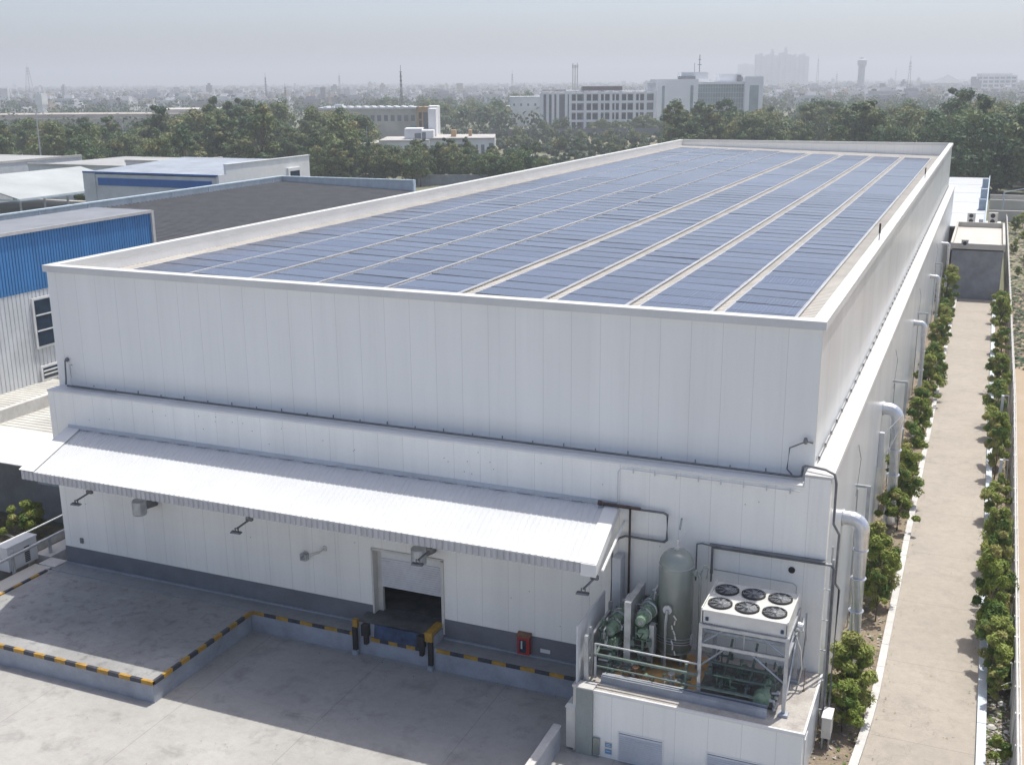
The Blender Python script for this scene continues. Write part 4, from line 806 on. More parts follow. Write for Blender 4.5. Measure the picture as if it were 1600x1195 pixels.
for y, l in ((131,'nearest blue grey unit at the annex parapet'),(147,'middle blue grey unit at the annex parapet'),(166,'farthest blue grey unit at the annex parapet')):
    mb = MB(); mb.box(3.7,4.6,y-.6,y+.6,5.55,7.0); mb.lathe((4.15,y-.62,6.3), [(.3,0),(.32,.03)], 14, axis='y'); mb.box(3.6,4.6,y-.7,y+.7,5.5,5.55); single('roof_unit', l, 'air conditioner', mb, [mat('unit_bluegrey', (.28,.36,.45), .5)], (4.1,y,5.5), 'dark units along the annex parapet')
t = Thing('wall_unit', 'small grey unit hanging over the end building front', 'air conditioner', (3.0,91.2,5.6)); mb = MB(); mb.box(2.6,3.3,90.95,91.35,5.75,6.45); t.part('case', mb, [steel]); mb = MB(); mb.lathe((2.95,90.93,6.1), [(.2,0),(.22,.03)], 14, axis='y'); t.part('fan', mb, [black]); mb = MB(); mb.box(2.55,3.35,90.9,91.5,6.45,6.5); t.part('cover', mb, [cream])
for y0, h_, l in ((166,1.8,'nearest grey low wall across the lot behind the boundary wall'),(180,2.2,'middle grey low wall across the green lot'),(196,1.6,'farthest low wall across the lot with rubble on it')):
    mb = MB(); mb.box(5.1,16,y0,y0+.5,0,h_); single('low_wall', l, 'wall', mb, [beige], (9,y0,0))
mb = MB(); rl = random.Random(9)
for i in range(80): x, y = rl.uniform(5.5,12), rl.uniform(181,195); s_ = rl.uniform(.2,.8); mb.lathe((x,y,0), [(s_*.9,0),(s_,s_*.5),(s_*.4,s_)], 5)
structure('building_rubble', mb, [beige, sand], 'heaps of rubble between the low walls', kind='stuff')
mb = MB(); mb.tube([(7.3,175,0),(7.3,175,4.2)], .12, 6); mb.tube([(7.3,175,4.0),(13.5,175,5.4)], .08, 6); mb.tube([(13.5,175,0),(13.5,175,5.5)], .12, 6); single('gate_frame', 'blue grey pipe gate frame behind the annex', 'gate frame', mb, [ltrim], (9,175,0))
for i, (x, y, s_) in enumerate(((9.2,150,1.4),(10.2,140,1.1),(8.8,128,.9),(9.8,118,1.0),(9.0,108,.7),(10.3,158,1.6))):
    shrubs.put(i%4, (x,y,0), i*1.3, s_, 'wild bush %d from the near side on the lot beyond the boundary wall' % (6-i), 'wild bushes on the lot')

# ------------------------------------------------------------------ left side: neighbours
RL = Thing('pipe_railing', 'grey pipe railing running beside the platform walkway', 'railing', (-36,-3,.95))
mb = MB(); mb.tube([(-36.25,-9,1.72),(-36.25,-.4,1.90),(-36.2,2.6,1.95)], .075, 8); RL.part('top_pipe', mb, [steel]); mb = MB()
for y in (-8,-5.3,-2.9,-.6,1.6): mb.box(-36.32,-36.2,y-.06,y+.06,.9,1.8)
RL.part('posts', mb, [steel])
mb = MB(); mb.tube([(-37.4,-9,2.0),(-37.4,3.4,2.15)], .05, 8); mb.box(-37.45,-37.38,-9,3.4,.9,1.35)
for y in (-7,-4,-1,2): mb.tube([(-37.4,y,0),(-37.4,y,2.05)], .04, 6)
single('rear_railing', 'thinner grey railing behind the generator box', 'railing', mb, [steel], (-37.4,-3,0))
mb = MB(); mb.box(-37.6,-37.48,-9,3.9,0,1.25); single('retaining_wall', 'low dark retaining wall between soil patch and walkway', 'low wall', mb, [beige], (-37.5,-3,0))
GN = Thing('generator_box', 'white painted metal cabinet with a louvre behind the railing', 'cabinet', (-36.8,-2,.95))
mb = MB(); mb.box(-37.15,-36.45,-3.0,-1.2,1.02,2.22); mb.box(-37.2,-36.42,-3.05,-1.15,2.22,2.27); GN.part('case', mb, [white])
mb = MB()
for i in range(9): mb.box(-36.45,-36.42,-2.0,-1.7,1.15+i*.09,1.2+i*.09)
GN.part('louvre', mb, [black]); mb = MB(); mb.box(-36.45,-36.41,-2.8,-2.62,1.9,2.05); mb.box(-36.45,-36.38,-2.4,-2.05,1.78,1.84); GN.part('handle', mb, [lgrey])
mb = MB(); mb.box(-37.1,-36.5,-2.95,-2.8,.95,1.02); mb.box(-37.1,-36.5,-1.4,-1.25,.95,1.02); GN.part('skids', mb, [rust])
mb = MB(); mb.tube([(-44,1.5,.9),(-42,1.0,.95),(-39.5,.9,.5)], .06, 6); mb.tube([(-43.5,1.2,.6),(-41.6,.6,.55),(-39.8,.4,.3)], .04, 6); single('fallen_branch', 'pale fallen branches on the soil left of the warehouse', 'branch', mb, [beige], (-42,1,0))
# low neighbour with white canopy
LN = Thing('low_neighbour', 'low grey building with ribbed roof and white canopy at the left edge', 'building', (-46,8,0))
mb = MB(); mb.box(-62,-36.0,4.6,14,0,4.9,0); LN.part('wall', mb, [bldg_grey])
mb = MB(); mb.sheet((-62,4.5,5.02),(-62,14,5.02),(-36.0,14,5.02),(-36.0,4.5,5.02), .4, .04); LN.part('roof', mb, [mat('pale_ribbed_roof', (.55,.54,.50), .7, 0, .12, .4)])
mb = MB(); mb.box(-45.6,-45.25,4.9,14.2,4.9,5.75); LN.part('parapet', mb, [kerb_w])
mb = MB(); mb.hexa([(-62,4.55,5.15),(-36.4,4.55,5.15),(-37.4,2.2,4.12),(-62,2.2,4.12)][::-1],[(-62,4.55,5.2),(-36.4,4.55,5.2),(-37.4,2.2,4.17),(-62,2.2,4.17)][::-1]); LN.part('canopy', mb, [mat('bright_canopy_sheet', (.80,.80,.79), .5, 0, .05, .4)])
mb = MB(); mb.box(-42.1,-39.1,4.54,4.6,2.15,3.1); wf = LN.part('window', mb, [ltrim]); mb = MB(); mb.box(-41.95,-39.25,4.52,4.54,2.27,2.98); LN.part('pane', mb, [lgrey], wf)
# blue factory
BF = Thing('blue_factory', 'factory with blue ribbed upper wall and dark ribbed roof', 'factory', (-60,30,0))
mb = MB(); mb.sheet((-50,-12,14.6),(-50,24.8,14.6),(-50,24.8,10.9),(-50,-12,10.9), .24, .05); BF.part('blue_cladding', mb, [blue_sheet])
mb = MB(); mb.sheet((-50.03,-12,10.9),(-50.03,24.8,10.9),(-50.03,24.8,0),(-50.03,-12,0), .32, .05); BF.part('white_cladding', mb, [lgrey])
mb = MB(); mb.box(-55.1,-50.1,-12,24.8,0,14.55,0); mb.box(-74,-50.1,24.8,76,0,11.0,0); mb.box(-74,-56.5,-12,24.8,0,11.0,0); BF.part('wall', mb, [lgrey])
mb = MB(); mb.box(-55.2,-49.9,-12,24.9,14.6,14.74,0); mb.box(-50.06,-49.86,24.7,24.95,10,14.7,1); mb.box(-49.94,-49.86,-12,24.7,14.55,14.76,1); BF.part('tower_roof', mb, [mat('grey_flat_roof', (.22,.235,.26), .6, 0, .1, .6), kerb_w])
mb = MB(); mb.sheet((-73,-12,11.9),(-73,75,11.9),(-50,75,11.05),(-50,-12,11.05), .60, .13, 0, .35); BF.part('dark_roof', mb, [grey_sheet])
mb = MB(); mb.box(-73.3,-73.05,-12,75.2,10.5,12.55,0); mb.box(-73.42,-72.95,-12,75.3,12.55,12.66,1)
for i in range(14): mb.box(-73.04,-72.98,-5+i*6,-4.9+i*6,11.95,12.5,1)
mb.box(-73.3,-55.5,75,75.25,10.5,12.5,2); mb.box(-73.4,-55.4,74.9,75.35,12.5,12.62,1); mb.box(-55.6,-55.35,74.85,75.4,10,12.64,1); BF.part('parapet', mb, [lblue, ltrim, lblue])
for y0, y1, z0, z1 in ((13.2,19.5,7.35,10.3),(13.3,20,5.2,5.9)):
    mb = MB(); mb.box(-49.98,-49.88,y0-.15,y1,z0-.15,z1+.15); wf = BF.part('window', mb, [white]); mb = MB(); mb.box(-49.88,-49.86,y0,y1,z0,z1); BF.part('pane', mb, [glass], wf)
    mb = MB(); mb.box(-49.86,-49.82,y0,y1,z0+(z1-z0)*.32,z0+(z1-z0)*.32+.08); mb.box(-49.86,-49.82,y0,y1,z0+(z1-z0)*.66,z0+(z1-z0)*.66+.08); BF.part('sash', mb, [white], wf)
mb = MB(); mb.box(-50,-47.5,13.0,20,4.2,4.8); BF.part('door_canopy', mb, [kerb_w])
mb = MB(); mb.box(-48.2,-47.9,13.2,13.5,0,4.2); mb.box(-48.2,-47.9,19,19.3,0,4.2); BF.part('canopy_posts', mb, [kerb_w])
# white hall with blue band
roof_dull = mat('dull_roof', (.38,.385,.38), .7, 0, .12, .1, fine=.05)
WH = Thing('striped_hall', 'white hall with a blue band behind the dark ribbed roof', 'factory', (-89,85,0))
mb = MB(); mb.box(-99.4,-79.25,70.6,90,0,12.6,0); mb.box(-99.5,-97.6,70.5,70.6,0,12.9,0); WH.part('wall', mb, [lgrey])
mb = MB(); mb.box(-97.2,-80.0,70.5,70.59,11.25,12.15); WH.part('blue_band', mb, [blue_trim])
mb = MB(); mb.box(-99.5,-79,70.45,70.59,12.72,12.92,0); mb.box(-79.2,-78.9,70.5,72,11.0,12.9,1); WH.part('eaves', mb, [blue_trim, white])
mb = MB(); mb.hexa([(-99.4,70.6,12.7),(-79.25,70.6,12.7),(-79.25,90,13.35),(-99.4,90,13.35)],[(-99.4,70.6,12.76),(-79.25,70.6,12.76),(-79.25,90,13.42),(-99.4,90,13.42)]); WH.part('roof', mb, [mat('blue_grey_roof', (.36,.40,.45), .5, 0, .15, .3, stripe=(0,1.0,.15,.75,0))])
mb = MB(); mb.box(-79.2,-78.9,72,90,11.2,14.0,0); mb.box(-79.2,-78.85,72,90,10.95,11.2,1); mb.box(-79.25,-78.8,72,90.1,14.0,14.08,0); WH.part('side_parapet', mb, [white, blue_trim])
mb = MB(); mb.box(-78.9,-78.6,84.6,87.5,11.3,12.7); wf = WH.part('window', mb, [white]); mb = MB(); mb.box(-78.6,-78.56,85,87.1,11.5,12.3); WH.part('pane', mb, [glass], wf)
SR = Thing('white_shed', 'open sided shed under a broad white pitched roof at the left edge', 'shed', (-122,90,0))
mb = MB(); mb.hexa([(-115.8,75.5,8.25),(-115.8,99,8.25),(-127,99,10.75),(-127,75.5,10.75)],[(-115.8,75.5,8.4),(-115.8,99,8.4),(-127,99,10.9),(-127,75.5,10.9)])
mb.hexa([(-127,75.5,10.75),(-127,99,10.75),(-138,99,8.25),(-138,75.5,8.25)],[(-127,75.5,10.9),(-127,99,10.9),(-138,99,8.4),(-138,75.5,8.4)]); SR.part('roof', mb, [mat('old_white_roof', (.41,.44,.44), .6, 0, .12, .12)])
mb = MB(); mb.box(-137,-117.5,77,98.5,0,5.6,0); SR.part('wall', mb, [beige]); mb = MB()
for i in range(6): mb.tube([(-116.2,76+i*4.3,0),(-116.2,76+i*4.3,8.3)], .15, 6)
SR.part('posts', mb, [steel]); mb = MB(); mb.box(-115.85,-115.7,75.5,99,8.1,8.3); mb.box(-127,-115.8,75.35,75.5,8.1,8.3); SR.part('eave_trim', mb, [ltrim])
for (x0,x1,y0,y1,z), l in (((-215,-178,120,153,8.0),'long white walled hall farthest left behind the shed'),((-172,-146,132,160,7.7),'pale low hall between shed roof and tree belt'),((-150,-141,135,139,8.6),'small white roof house on the pale hall')):
    t = Thing('industrial_hall', l, 'hall', ((x0+x1)/2,(y0+y1)/2,0)); mb = MB(); mb.box(x0,x1,y0,y1,0,z); t.part('wall', mb, [lgrey]); mb = MB(); mb.box(x0+.4,x1-.4,y0+.4,y1-.4,z,z+.12,1); mb.box(x0-.1,x1+.1,y0-.1,y0+.3,z,z+.5); mb.box(x1-.3,x1+.1,y0+.3,y1,z,z+.5); t.part('roof', mb, [beige, roof_dull])
trees.put(4, (-133,106,2), 1, .62, 'small tree rising behind the white shed roof', 'small trees by the shed'); trees.put(3, (-145,104,1), 2, .5, 'low round tree left of the one behind the white shed roof', 'small trees by the shed')
mb = MB(); a = at(655,262); b_ = at(790,262)
mb.hexa([(a.x,a.y,0),(b_.x,b_.y,0),(b_.x,b_.y+.3,0),(a.x,a.y+.3,0)],[(a.x,a.y,2.4),(b_.x,b_.y,2.4),(b_.x,b_.y+.3,2.4),(a.x,a.y+.3,2.4)]); single('yard_fence', 'grey fence behind the pale blue parapet', 'fence', mb, [bldg_grey], tuple(a))

# ------------------------------------------------------------------ mid distance buildings, oriented to face the camera
def frame_at(px0, px1, D, z0=0.0):
    a, b = at(px0, D), at(px1, D); u = (b-a); w_ = u.length; u.normalize(); n = Vector((-u.y, u.x, 0)); return a, u, n, w_
class FB(MB):
    """boxes in a facade frame: u along the front, v backwards, z up"""
    def __init__(s, a, u, n): super().__init__(); s.a = a; s.u = u; s.n = n
    def fb(s, u0, u1, v0, v1, z0, z1, mi=0):
        q = lambda uu, vv, z: s.a+s.u*uu+s.n*vv+Vector((0,0,z))
        return s.hexa([q(u0,v0,z0),q(u1,v0,z0),q(u1,v1,z0),q(u0,v1,z0)],[q(u0,v0,z1),q(u1,v0,z1),q(u1,v1,z1),q(u0,v1,z1)], mi)
offw = mat('office_render', (.80,.81,.83), .7, 0, .08, .05)
offd = mat('office_recess', (.20,.22,.25), .5, 0, .2, .2)
brown = mat('pergola_brown', (.18,.14,.14), .7)
curt = mat('curtain_glass', (.26,.34,.37), .2, 0, .25, .12, spec=.8)
orange = mat('orange_frame', (.55,.36,.20), .7)
cyan = mat('cyan_panel', (.10,.32,.45), .6)
# grey office block
a, u, n, w_ = frame_at(848, 1027, 552); T = Thing('office_block', 'grey four storey office block with tall piers and dark windows', 'office building', tuple(a))
f = FB(a,u,n); f.fb(0,w_,1.2,22,0,17.2); T.part('wall', f, [offw])
f = FB(a,u,n); f.fb(.4,w_-.4,.9,1.2,.5,17.0); T.part('recess', f, [offd])
f = FB(a,u,n)
for x in (0,2.6,5.2,7.5,11.6,13.5,20.6,27.5,33.0,37.5,44.3,49.5,w_-1.2): f.fb(x,x+1.3,-.3,1.2,0,17.9)
T.part('piers', f, [offw])
f = FB(a,u,n)
for x in (16.8,24.2,30.2,35.4,41.0,47.0): f.fb(x,x+.6,0,1.2,0,17.0)
for z in (3.6,8.0,12.4): f.fb(14.5,w_-1,.1,1.2,z,z+1.1)
f.fb(0,w_,0,1.2,16.6,17.4); T.part('floor_bands', f, [offw])
for zi, z in enumerate((1.0,4.9,9.3,13.7)):
    for xi, x in enumerate((15.0,17.8,22.2,25.1,28.9,31.1,34.5,36.2,39.0,42.0,46.0,48.0)):
        f = FB(a,u,n); f.fb(x,x+1.9,.75,.9,z,z+2.5); T.part('window', f, [glass])
f = FB(a,u,n); f.fb(1,12,2,10,18.3,18.7,1); f.fb(12,20,1,10,17.9,18.3,0); f.fb(20,39,.5,10,18.2,20.1,1); f.fb(19.6,39.4,.3,10,20.1,20.4,0); f.fb(39,w_,2,12,17.6,17.9,0); f.fb(w_-4,w_,2,9,17.9,21.5,0)
for x in (1.2,6,11.5,20.3,30,38.5): f.fb(x,x+.4,2,2.4,17.2,18.3,0)
T.part('roof_pergola', f, [lgrey, brown])
# corporate glass building
a, u, n, w_ = frame_at(1028, 1192, 575); T = Thing('glass_office', 'white and glass office building with rooftop mast right of the grey block', 'office building', tuple(a))
s_ = w_/164.0
f = FB(a,u,n); f.fb(0,64*s_,0,28,0,23.2); f.fb(136*s_,164*s_,-1,26,0,24.2); f.fb(64*s_,136*s_,3,28,0,3.5); f.fb(64*s_,136*s_,2,28,20.6,21.8); T.part('wall', f, [offw])
f = FB(a,u,n); f.fb(64*s_,136*s_,2.6,27,3.5,20.6); cw = T.part('curtain_wall', f, [curt])
f = FB(a,u,n)
for z in (6,8.6,11.2,13.8,16.4,19.0): f.fb(64*s_,136*s_,2.3,2.6,z,z+.28)
for i in range(18): f.fb((64+i*4)*s_,(64+i*4)*s_+.15,2.4,2.6,3.5,20.6)
T.part('mullions', f, [steel], cw)
for x0, x1, z0, z1, y in ((8,12,2,20,-.1),(52,56.5,2,20.2,-.1),(143,157,4,20,-1.1)):
    f = FB(a,u,n); f.fb(x0*s_,x1*s_,y,y+.1,z0,z1); T.part('window', f, [curt])
f = FB(a,u,n); f.fb(40*s_,82*s_,6,18,23.2,26.5,0); f.fb(34*s_,60*s_,2,6,23.2,24.6,1); f.fb(100*s_,136*s_,8,22,21.8,25.5,0); f.fb(128*s_,133*s_,6,9,21.8,25,1); T.part('roof_blocks', f, [offw, steel_d])
f = FB(a,u,n); f.fb(69.5*s_,70.5*s_,10,10.5,26.5,35); f.fb(67*s_,73*s_,10,10.4,30,30.3); f.fb(68*s_,72*s_,10,10.4,32.5,32.8); f.fb(62*s_,62.6*s_,10,10.4,26.5,31); T.part('mast', f, [steel_d])
# white villa complex in the trees
a, u, n, w_ = frame_at(562, 776, 322); T = Thing('white_institute', 'white two storey flat roofed building half hidden by trees', 'building', tuple(a)); s_ = w_/214.0
ww = mat('institute_white', (.80,.80,.80), .7, 0, .1, .1)
f = FB(a,u,n); f.fb(0,34*s_,3,20,0,6.0); f.fb(34*s_,112*s_,0,22,0,7.0); f.fb(112*s_,175*s_,2,24,0,7.2,0); f.fb(172*s_,214*s_,-2,20,0,7.6)
f.fb(72*s_,100*s_,4,12,7.0,10.3,0); f.fb(99*s_,118*s_,3,14,7.0,9.8,0); f.fb(108*s_,120*s_,10,20,7,15.6,0); T.part('wall', f, [ww])
f = FB(a,u,n); f.fb(0,34*s_,2.7,20,6.0,6.35); f.fb(34*s_,112*s_,-.3,22,7.0,7.3); f.fb(112*s_,175*s_,1.6,24,7.2,7.75); f.fb(172*s_,214*s_,-2.3,20,7.6,7.9); T.part('roof', f, [mat('roof_grey', (.48,.46,.44), .8, 0, .15, .2)])
for x0, x1, z0, z1, y in ((88,98,7.6,9.0,3.95),(100,106,7.4,9.3,2.95),(114,132,2.6,5.6,1.95),(178,181,2,6,-2.05),(185,188,2,6,-2.05),(193,198,1.5,6,-2.05),(205,212,1.5,6.4,-2.05),(92,101,1.5,4.5,-.05),(26,31,3,4.6,2.95)):
    f = FB(a,u,n); f.fb(x0*s_,x1*s_,y,y+.06,z0,z1); T.part('window', f, [offd])
f = FB(a,u,n); f.fb(144*s_,152*s_,8,11,7.75,9.6); T.part('water_tank', f, [orange]); f = FB(a,u,n); f.fb(172*s_,177*s_,8,11,7.75,9.6); T.part('water_tank', f, [orange])
# beige range with orange stair
a, u, n, w_ = frame_at(505, 688, 430); T = Thing('college_range', 'long beige building with orange framed stair tower and white end slab', 'building', tuple(a)); s_ = w_/183.0
f = FB(a,u,n); f.fb(0,150*s_,2,16,0,13.2); T.part('wall', f, [beige]); f = FB(a,u,n); f.fb(168*s_,183*s_,-1,14,0,14.2); T.part('end_slab', f, [ww])
f = FB(a,u,n); f.fb(-1,150*s_,1.4,17,13.2,13.9); f.fb(20*s_,32*s_,5,10,13.9,15); 
for i in range(12): f.fb((4+i*12)*s_,(9+i*12)*s_,3,14,13.9,14.3)
T.part('roof', f, [lgrey])
f = FB(a,u,n)
for i in range(14): f.fb((4+i*10.5)*s_,(10+i*10.5)*s_,1.9,2,8.8,11.0)
T.part('window_band', f, [offd])
f = FB(a,u,n); f.fb(150*s_,153*s_,0,10,0,14); f.fb(158*s_,160*s_,0,10,0,14); f.fb(150*s_,168*s_,0,10,12.0,14)
for z in (3,6,9): f.fb(150*s_,160*s_,0,10,z,z+.5)
T.part('stair_frame', f, [orange]); f = FB(a,u,n); f.fb(160*s_,168*s_,.5,10,0,12); f.fb(153*s_,158*s_,1.5,10,0,12); T.part('stair_glazing', f, [offd]); f = FB(a,u,n); f.fb(139*s_,149*s_,1.5,2,2,7); T.part('cyan_panel', f, [cyan])
# grey long mill at left
a, u, n, w_ = frame_at(-30, 345, 500); T = Thing('old_mill', 'very long weathered grey concrete hall beyond the left tree belt', 'hall', tuple(a)); s_ = w_/375
f = FB(a,u,n); f.fb(0,w_,0,30,0,8.2); T.part('wall', f, [beige]); f = FB(a,u,n); f.fb(-1,w_*.86,-.6,30,8.2,8.7,0); f.fb(0,w_*.84,1,29,8.7,10.4,1); f.fb(w_*.70,w_*.95,10,40,10.4,12.0,0); T.part('roof', f, [beige, mat('roof_rust_grey', (.42,.38,.34), .8, 0, .15, .1)])
for i in range(13): f = FB(a,u,n); f.fb((10+i*27)*s_,(12+i*27)*s_,-.8,0,0,8.2); T.part('buttress', f, [beige])
f = FB(a,u,n); f.fb(80*s_,250*s_,-.3,-.1,3.0,4.6); T.part('dark_opening', f, [offd])
# small white laboratory and others
for px0, px1, D, h_, l, lv in ((800,850,600,14.5,'pale block half hidden left of the grey office block',3),(930-140,816,640,9,'low pale house left of the pale block',2)):
    a, u, n, w_ = frame_at(px0, px1, D); T = Thing('pale_block', l, 'building', tuple(a)); f = FB(a,u,n); f.fb(0,w_,0,18,0,h_); T.part('wall', f, [ww]); f = FB(a,u,n); f.fb(-.2,w_+.2,-.2,18.2,h_,h_+.5); T.part('roof', f, [lgrey])
    for i in range(4):
        f = FB(a,u,n); f.fb(w_*(.1+.22*i),w_*(.1+.22*i)+w_*.06,-.1,0,h_-4.2,h_-3.0); T.part('window', f, [offd])
a, u, n, w_ = frame_at(1528, 1590, 1500); T = Thing('far_institute', 'wide pale three storey building in the haze at the far right', 'building', tuple(a))
f = FB(a,u,n); f.fb(0,w_,1,20,0,23); T.part('wall', f, [offd])
f = FB(a,u,n)
for z in (8,13,18,22.5): f.fb(0,w_,0,1.2,z,z+2.2)
for i in range(8): f.fb(w_*i/7-.8,w_*i/7+.8,.2,1.2,8,23)
f.fb(w_*.1,w_*.9,3,15,24.7,27); T.part('floor_bands', f, [ww])
a, u, n, w_ = frame_at(1468, 1506, 2100); T = Thing('domed_hall', 'dark peaked roof hall on the hazy horizon at the right', 'hall', tuple(a)); f = FB(a,u,n)
f.fb(0,w_,0,30,0,12); T.part('wall', f, [beige]); f = FB(a,u,n); 
q = lambda uu, vv, z: a+u*uu+n*vv+Vector((0,0,z))
f.add([q(-2,-2,12),q(w_+2,-2,12),q(w_+2,32,12),q(-2,32,12),q(w_*.5,15,27)], [(0,1,4),(1,2,4),(2,3,4),(3,0,4)]); T.part('roof', f, [bldg_grey])
# compound wall across the field
a, u, n, w_ = frame_at(768, 1032, 492); f = FB(a,u,n); f.fb(0,w_,0,.4,0,3.0); single('compound_wall', 'long dark compound wall in front of the office block', 'wall', f, [mat('dark_wall', (.15,.16,.19), .9, 0, .1, .1)], tuple(a))
a, u, n, w_ = frame_at(778, 842, 300); T = Thing('ruined_hut', 'low concrete hut with a broken wall in the scrub', 'hut', tuple(a)); f = FB(a,u,n); f.fb(0,w_,0,.4,0,2.6); f.fb(3,9,3,9,0,3.6); T.part('wall', f, [beige]); f = FB(a,u,n); f.fb(2.4,9.6,2.5,9.5,3.6,3.9); T.part('roof', f, [lgrey])
a, u, n, w_ = frame_at(1040, 1049, 470); T = Thing('parked_truck', 'small white truck parked at the edge of the scrub field', 'truck', tuple(a)); f = FB(a,u,n); f.fb(0,w_*.72,0,2,.8,2.9); T.part('box_body', f, [white]); f = FB(a,u,n); f.fb(w_*.75,w_,0,2,.6,2.2); T.part('cab', f, [white]); f = FB(a,u,n); f.fb(w_*.1,w_*.3,-.05,2.05,0,.8); f.fb(w_*.7,w_*.9,-.05,2.05,0,.7); T.part('wheels', f, [black])
# apartment towers
twm = mat('tower_render', (.52,.53,.56), .8, 0, .1, .02)
def tower(px0, px1, D, h_, l, cap=0):
    a, u, n, w_ = frame_at(px0, px1, D); T = Thing('apartment_tower', l, 'tower', tuple(a), 'apartment towers on the horizon'); f = FB(a,u,n); k_ = max(2, int((px1-px0)/7)); 
    for i in range(k_): f.fb(w_*i/k_,w_*(i+.8)/k_,0,25,0,h_-(4 if i%2 else 0))
    f.fb(0,w_,4,22,0,h_-6); T.part('wall', f, [twm]); f = FB(a,u,n)
    if cap: f.fb(w_*.36,w_*.64,6,18,h_-6,h_+7); f.fb(w_*.42,w_*.58,8,16,h_+7,h_+13)
    else: f.fb(w_*.3,w_*.6,6,18,h_-6,h_+3)
    T.part('roof_house', f, [twm]); f = FB(a,u,n)
    for z in range(8, int(h_)-4, 7): f.fb(w_*.02,w_*.98,3.4,4.1,z,z+2)
    T.part('balcony_shadow', f, [offd])
tower(1184,1200,3000,82,'leftmost tall apartment slab in the haze'); tower(1200,1218,3050,83,'apartment slab with a stepped crown in the haze',1); tower(1221,1238,3000,86,'apartment slab with a rounded crown in the haze',1); tower(1238,1252,3050,80,'second apartment slab from the right in the haze'); tower(1252,1266,3000,81,'rightmost apartment slab in the haze'); tower(1157,1181,3900,68,'fainter lower slab left of the towers')
def lattice(px, D, h_, wd, l, m_=steel_d, arms=3):
    a = at(px, D); T = Thing('lattice_mast', l, 'mast', tuple(a), 'masts on the horizon'); mb = MB(); top = wd*.18
    for sx, sy in ((-1,-1),(1,-1),(1,1),(-1,1)): mb.tube([(a.x+sx*wd/2,a.y+sy*wd/2,0),(a.x+sx*top/2,a.y+sy*top/2,h_)], .018*wd+.05, 4)
    k_ = 12
    for i in range(k_):
        t0, t1 = i/k_, (i+1)/k_; w0, w1 = wd/2*(1-t0)+top/2*t0, wd/2*(1-t1)+top/2*t1
        for sx, sy, ex, ey in ((-1,-1,1,-1),(1,-1,1,1),(1,1,-1,1),(-1,1,-1,-1)): mb.tube([(a.x+sx*w0,a.y+sy*w0,h_*t0),(a.x+ex*w1,a.y+ey*w1,h_*t1)], .045, 3)
    T.part('tower_frame', mb, [m_]); mb = MB(); mb.tube([(a.x,a.y,h_),(a.x,a.y,h_*1.12)], .12, 4)
    for i in range(arms): mb.tube([(a.x-wd*.35,a.y,h_*(.8+.07*i)),(a.x+wd*.35,a.y,h_*(.8+.07*i))], .16, 6)
    T.part('antennas', mb, [m_])
lattice(52,1500,44,9,'tall lattice pylon on the far left horizon'); lattice(632,520,27,1.6,'dark slim mast above the trees left of centre',steel_d,4); lattice(421,900,27,2,'lattice mast with round platform left of centre'); lattice(451,800,20,2,'lower lattice mast with water tank left of centre'); lattice(535,1400,30,3,'thin mast on the horizon near the centre')
lattice(804,1300,30,3,'thin mast left of the office block'); lattice(1421,1100,38,4,'dark lattice mast on the right horizon'); lattice(1309,1500,28,3,'thin mast between water tower and apartment towers'); lattice(1401,1900,34,3,'faint thin mast just left of the dark right mast'); lattice(1279,1700,50,4,'faint mast right of the apartment towers')
for i, px in enumerate((898,901.5,905)):
    a = at(px, 1000); mb = MB(); mb.tube([(a.x,a.y,0),(a.x,a.y,37-2*(i==1))], .55, 8, 0, .4); mb.tube([(a.x,a.y,33),(a.x,a.y,35.5)], .8, 8); single('chimney_stack', '%s of the three grey stacks above the office block' % ['left','middle','right'][i], 'chimney', mb, [beige], tuple(a), 'three stacks')
a = at(1347, 1600); T = Thing('water_tower', 'water tower with a flared bowl standing in the haze', 'water tower', tuple(a)); mb = MB(); mb.lathe(a, [(4.6,0),(4.6,40)], 20); T.part('shaft', mb, [twm]); mb = MB(); mb.lathe(a, [(4.6,37),(6.3,41),(6.3,46),(4,47.5),(2.5,50)], 20); T.part('bowl', mb, [twm])
a = at(72, 700); mb = MB(); mb.box(a.x-2.2,a.x+2.2,a.y-2,a.y+2,0,11); mb.box(a.x-2.6,a.x+2.6,a.y-2.4,a.y+2.4,11,17.5); single('tank_tower', 'white square water tank tower near the left edge', 'water tower', mb, [ww], tuple(a))
def pole(x, y, h_, r, l, arm=True):
    T = Thing('light_pole', l, 'light pole', (x,y,0), 'grey light poles by the left halls'); mb = MB(); mb.tube([(x,y,0),(x,y,h_)], r, 8, 0, r*.55); T.part('shaft', mb, [steel])
    if arm: mb = MB(); mb.tube([(x-.8,y,h_),(x+.8,y,h_)], r*.5, 6); mb.box(x-1.3,x-.7,y-.15,y+.15,h_-.05,h_+.1); mb.box(x+.7,x+1.3,y-.15,y+.15,h_-.05,h_+.1); T.part('lamp_arms', mb, [steel])
p = at(72,262); pole(p.x,p.y,17,.22,'tall grey light pole in front of the left tree belt'); p = at(3,190); pole(p.x,p.y,15,.22,'grey light pole cut by the left edge'); p = at(366,300); pole(p.x,p.y,14,.12,'slim pole among the trees behind the striped hall', False); p = at(578,300); pole(p.x,p.y,12,.12,'slim pole left of the white institute', False)

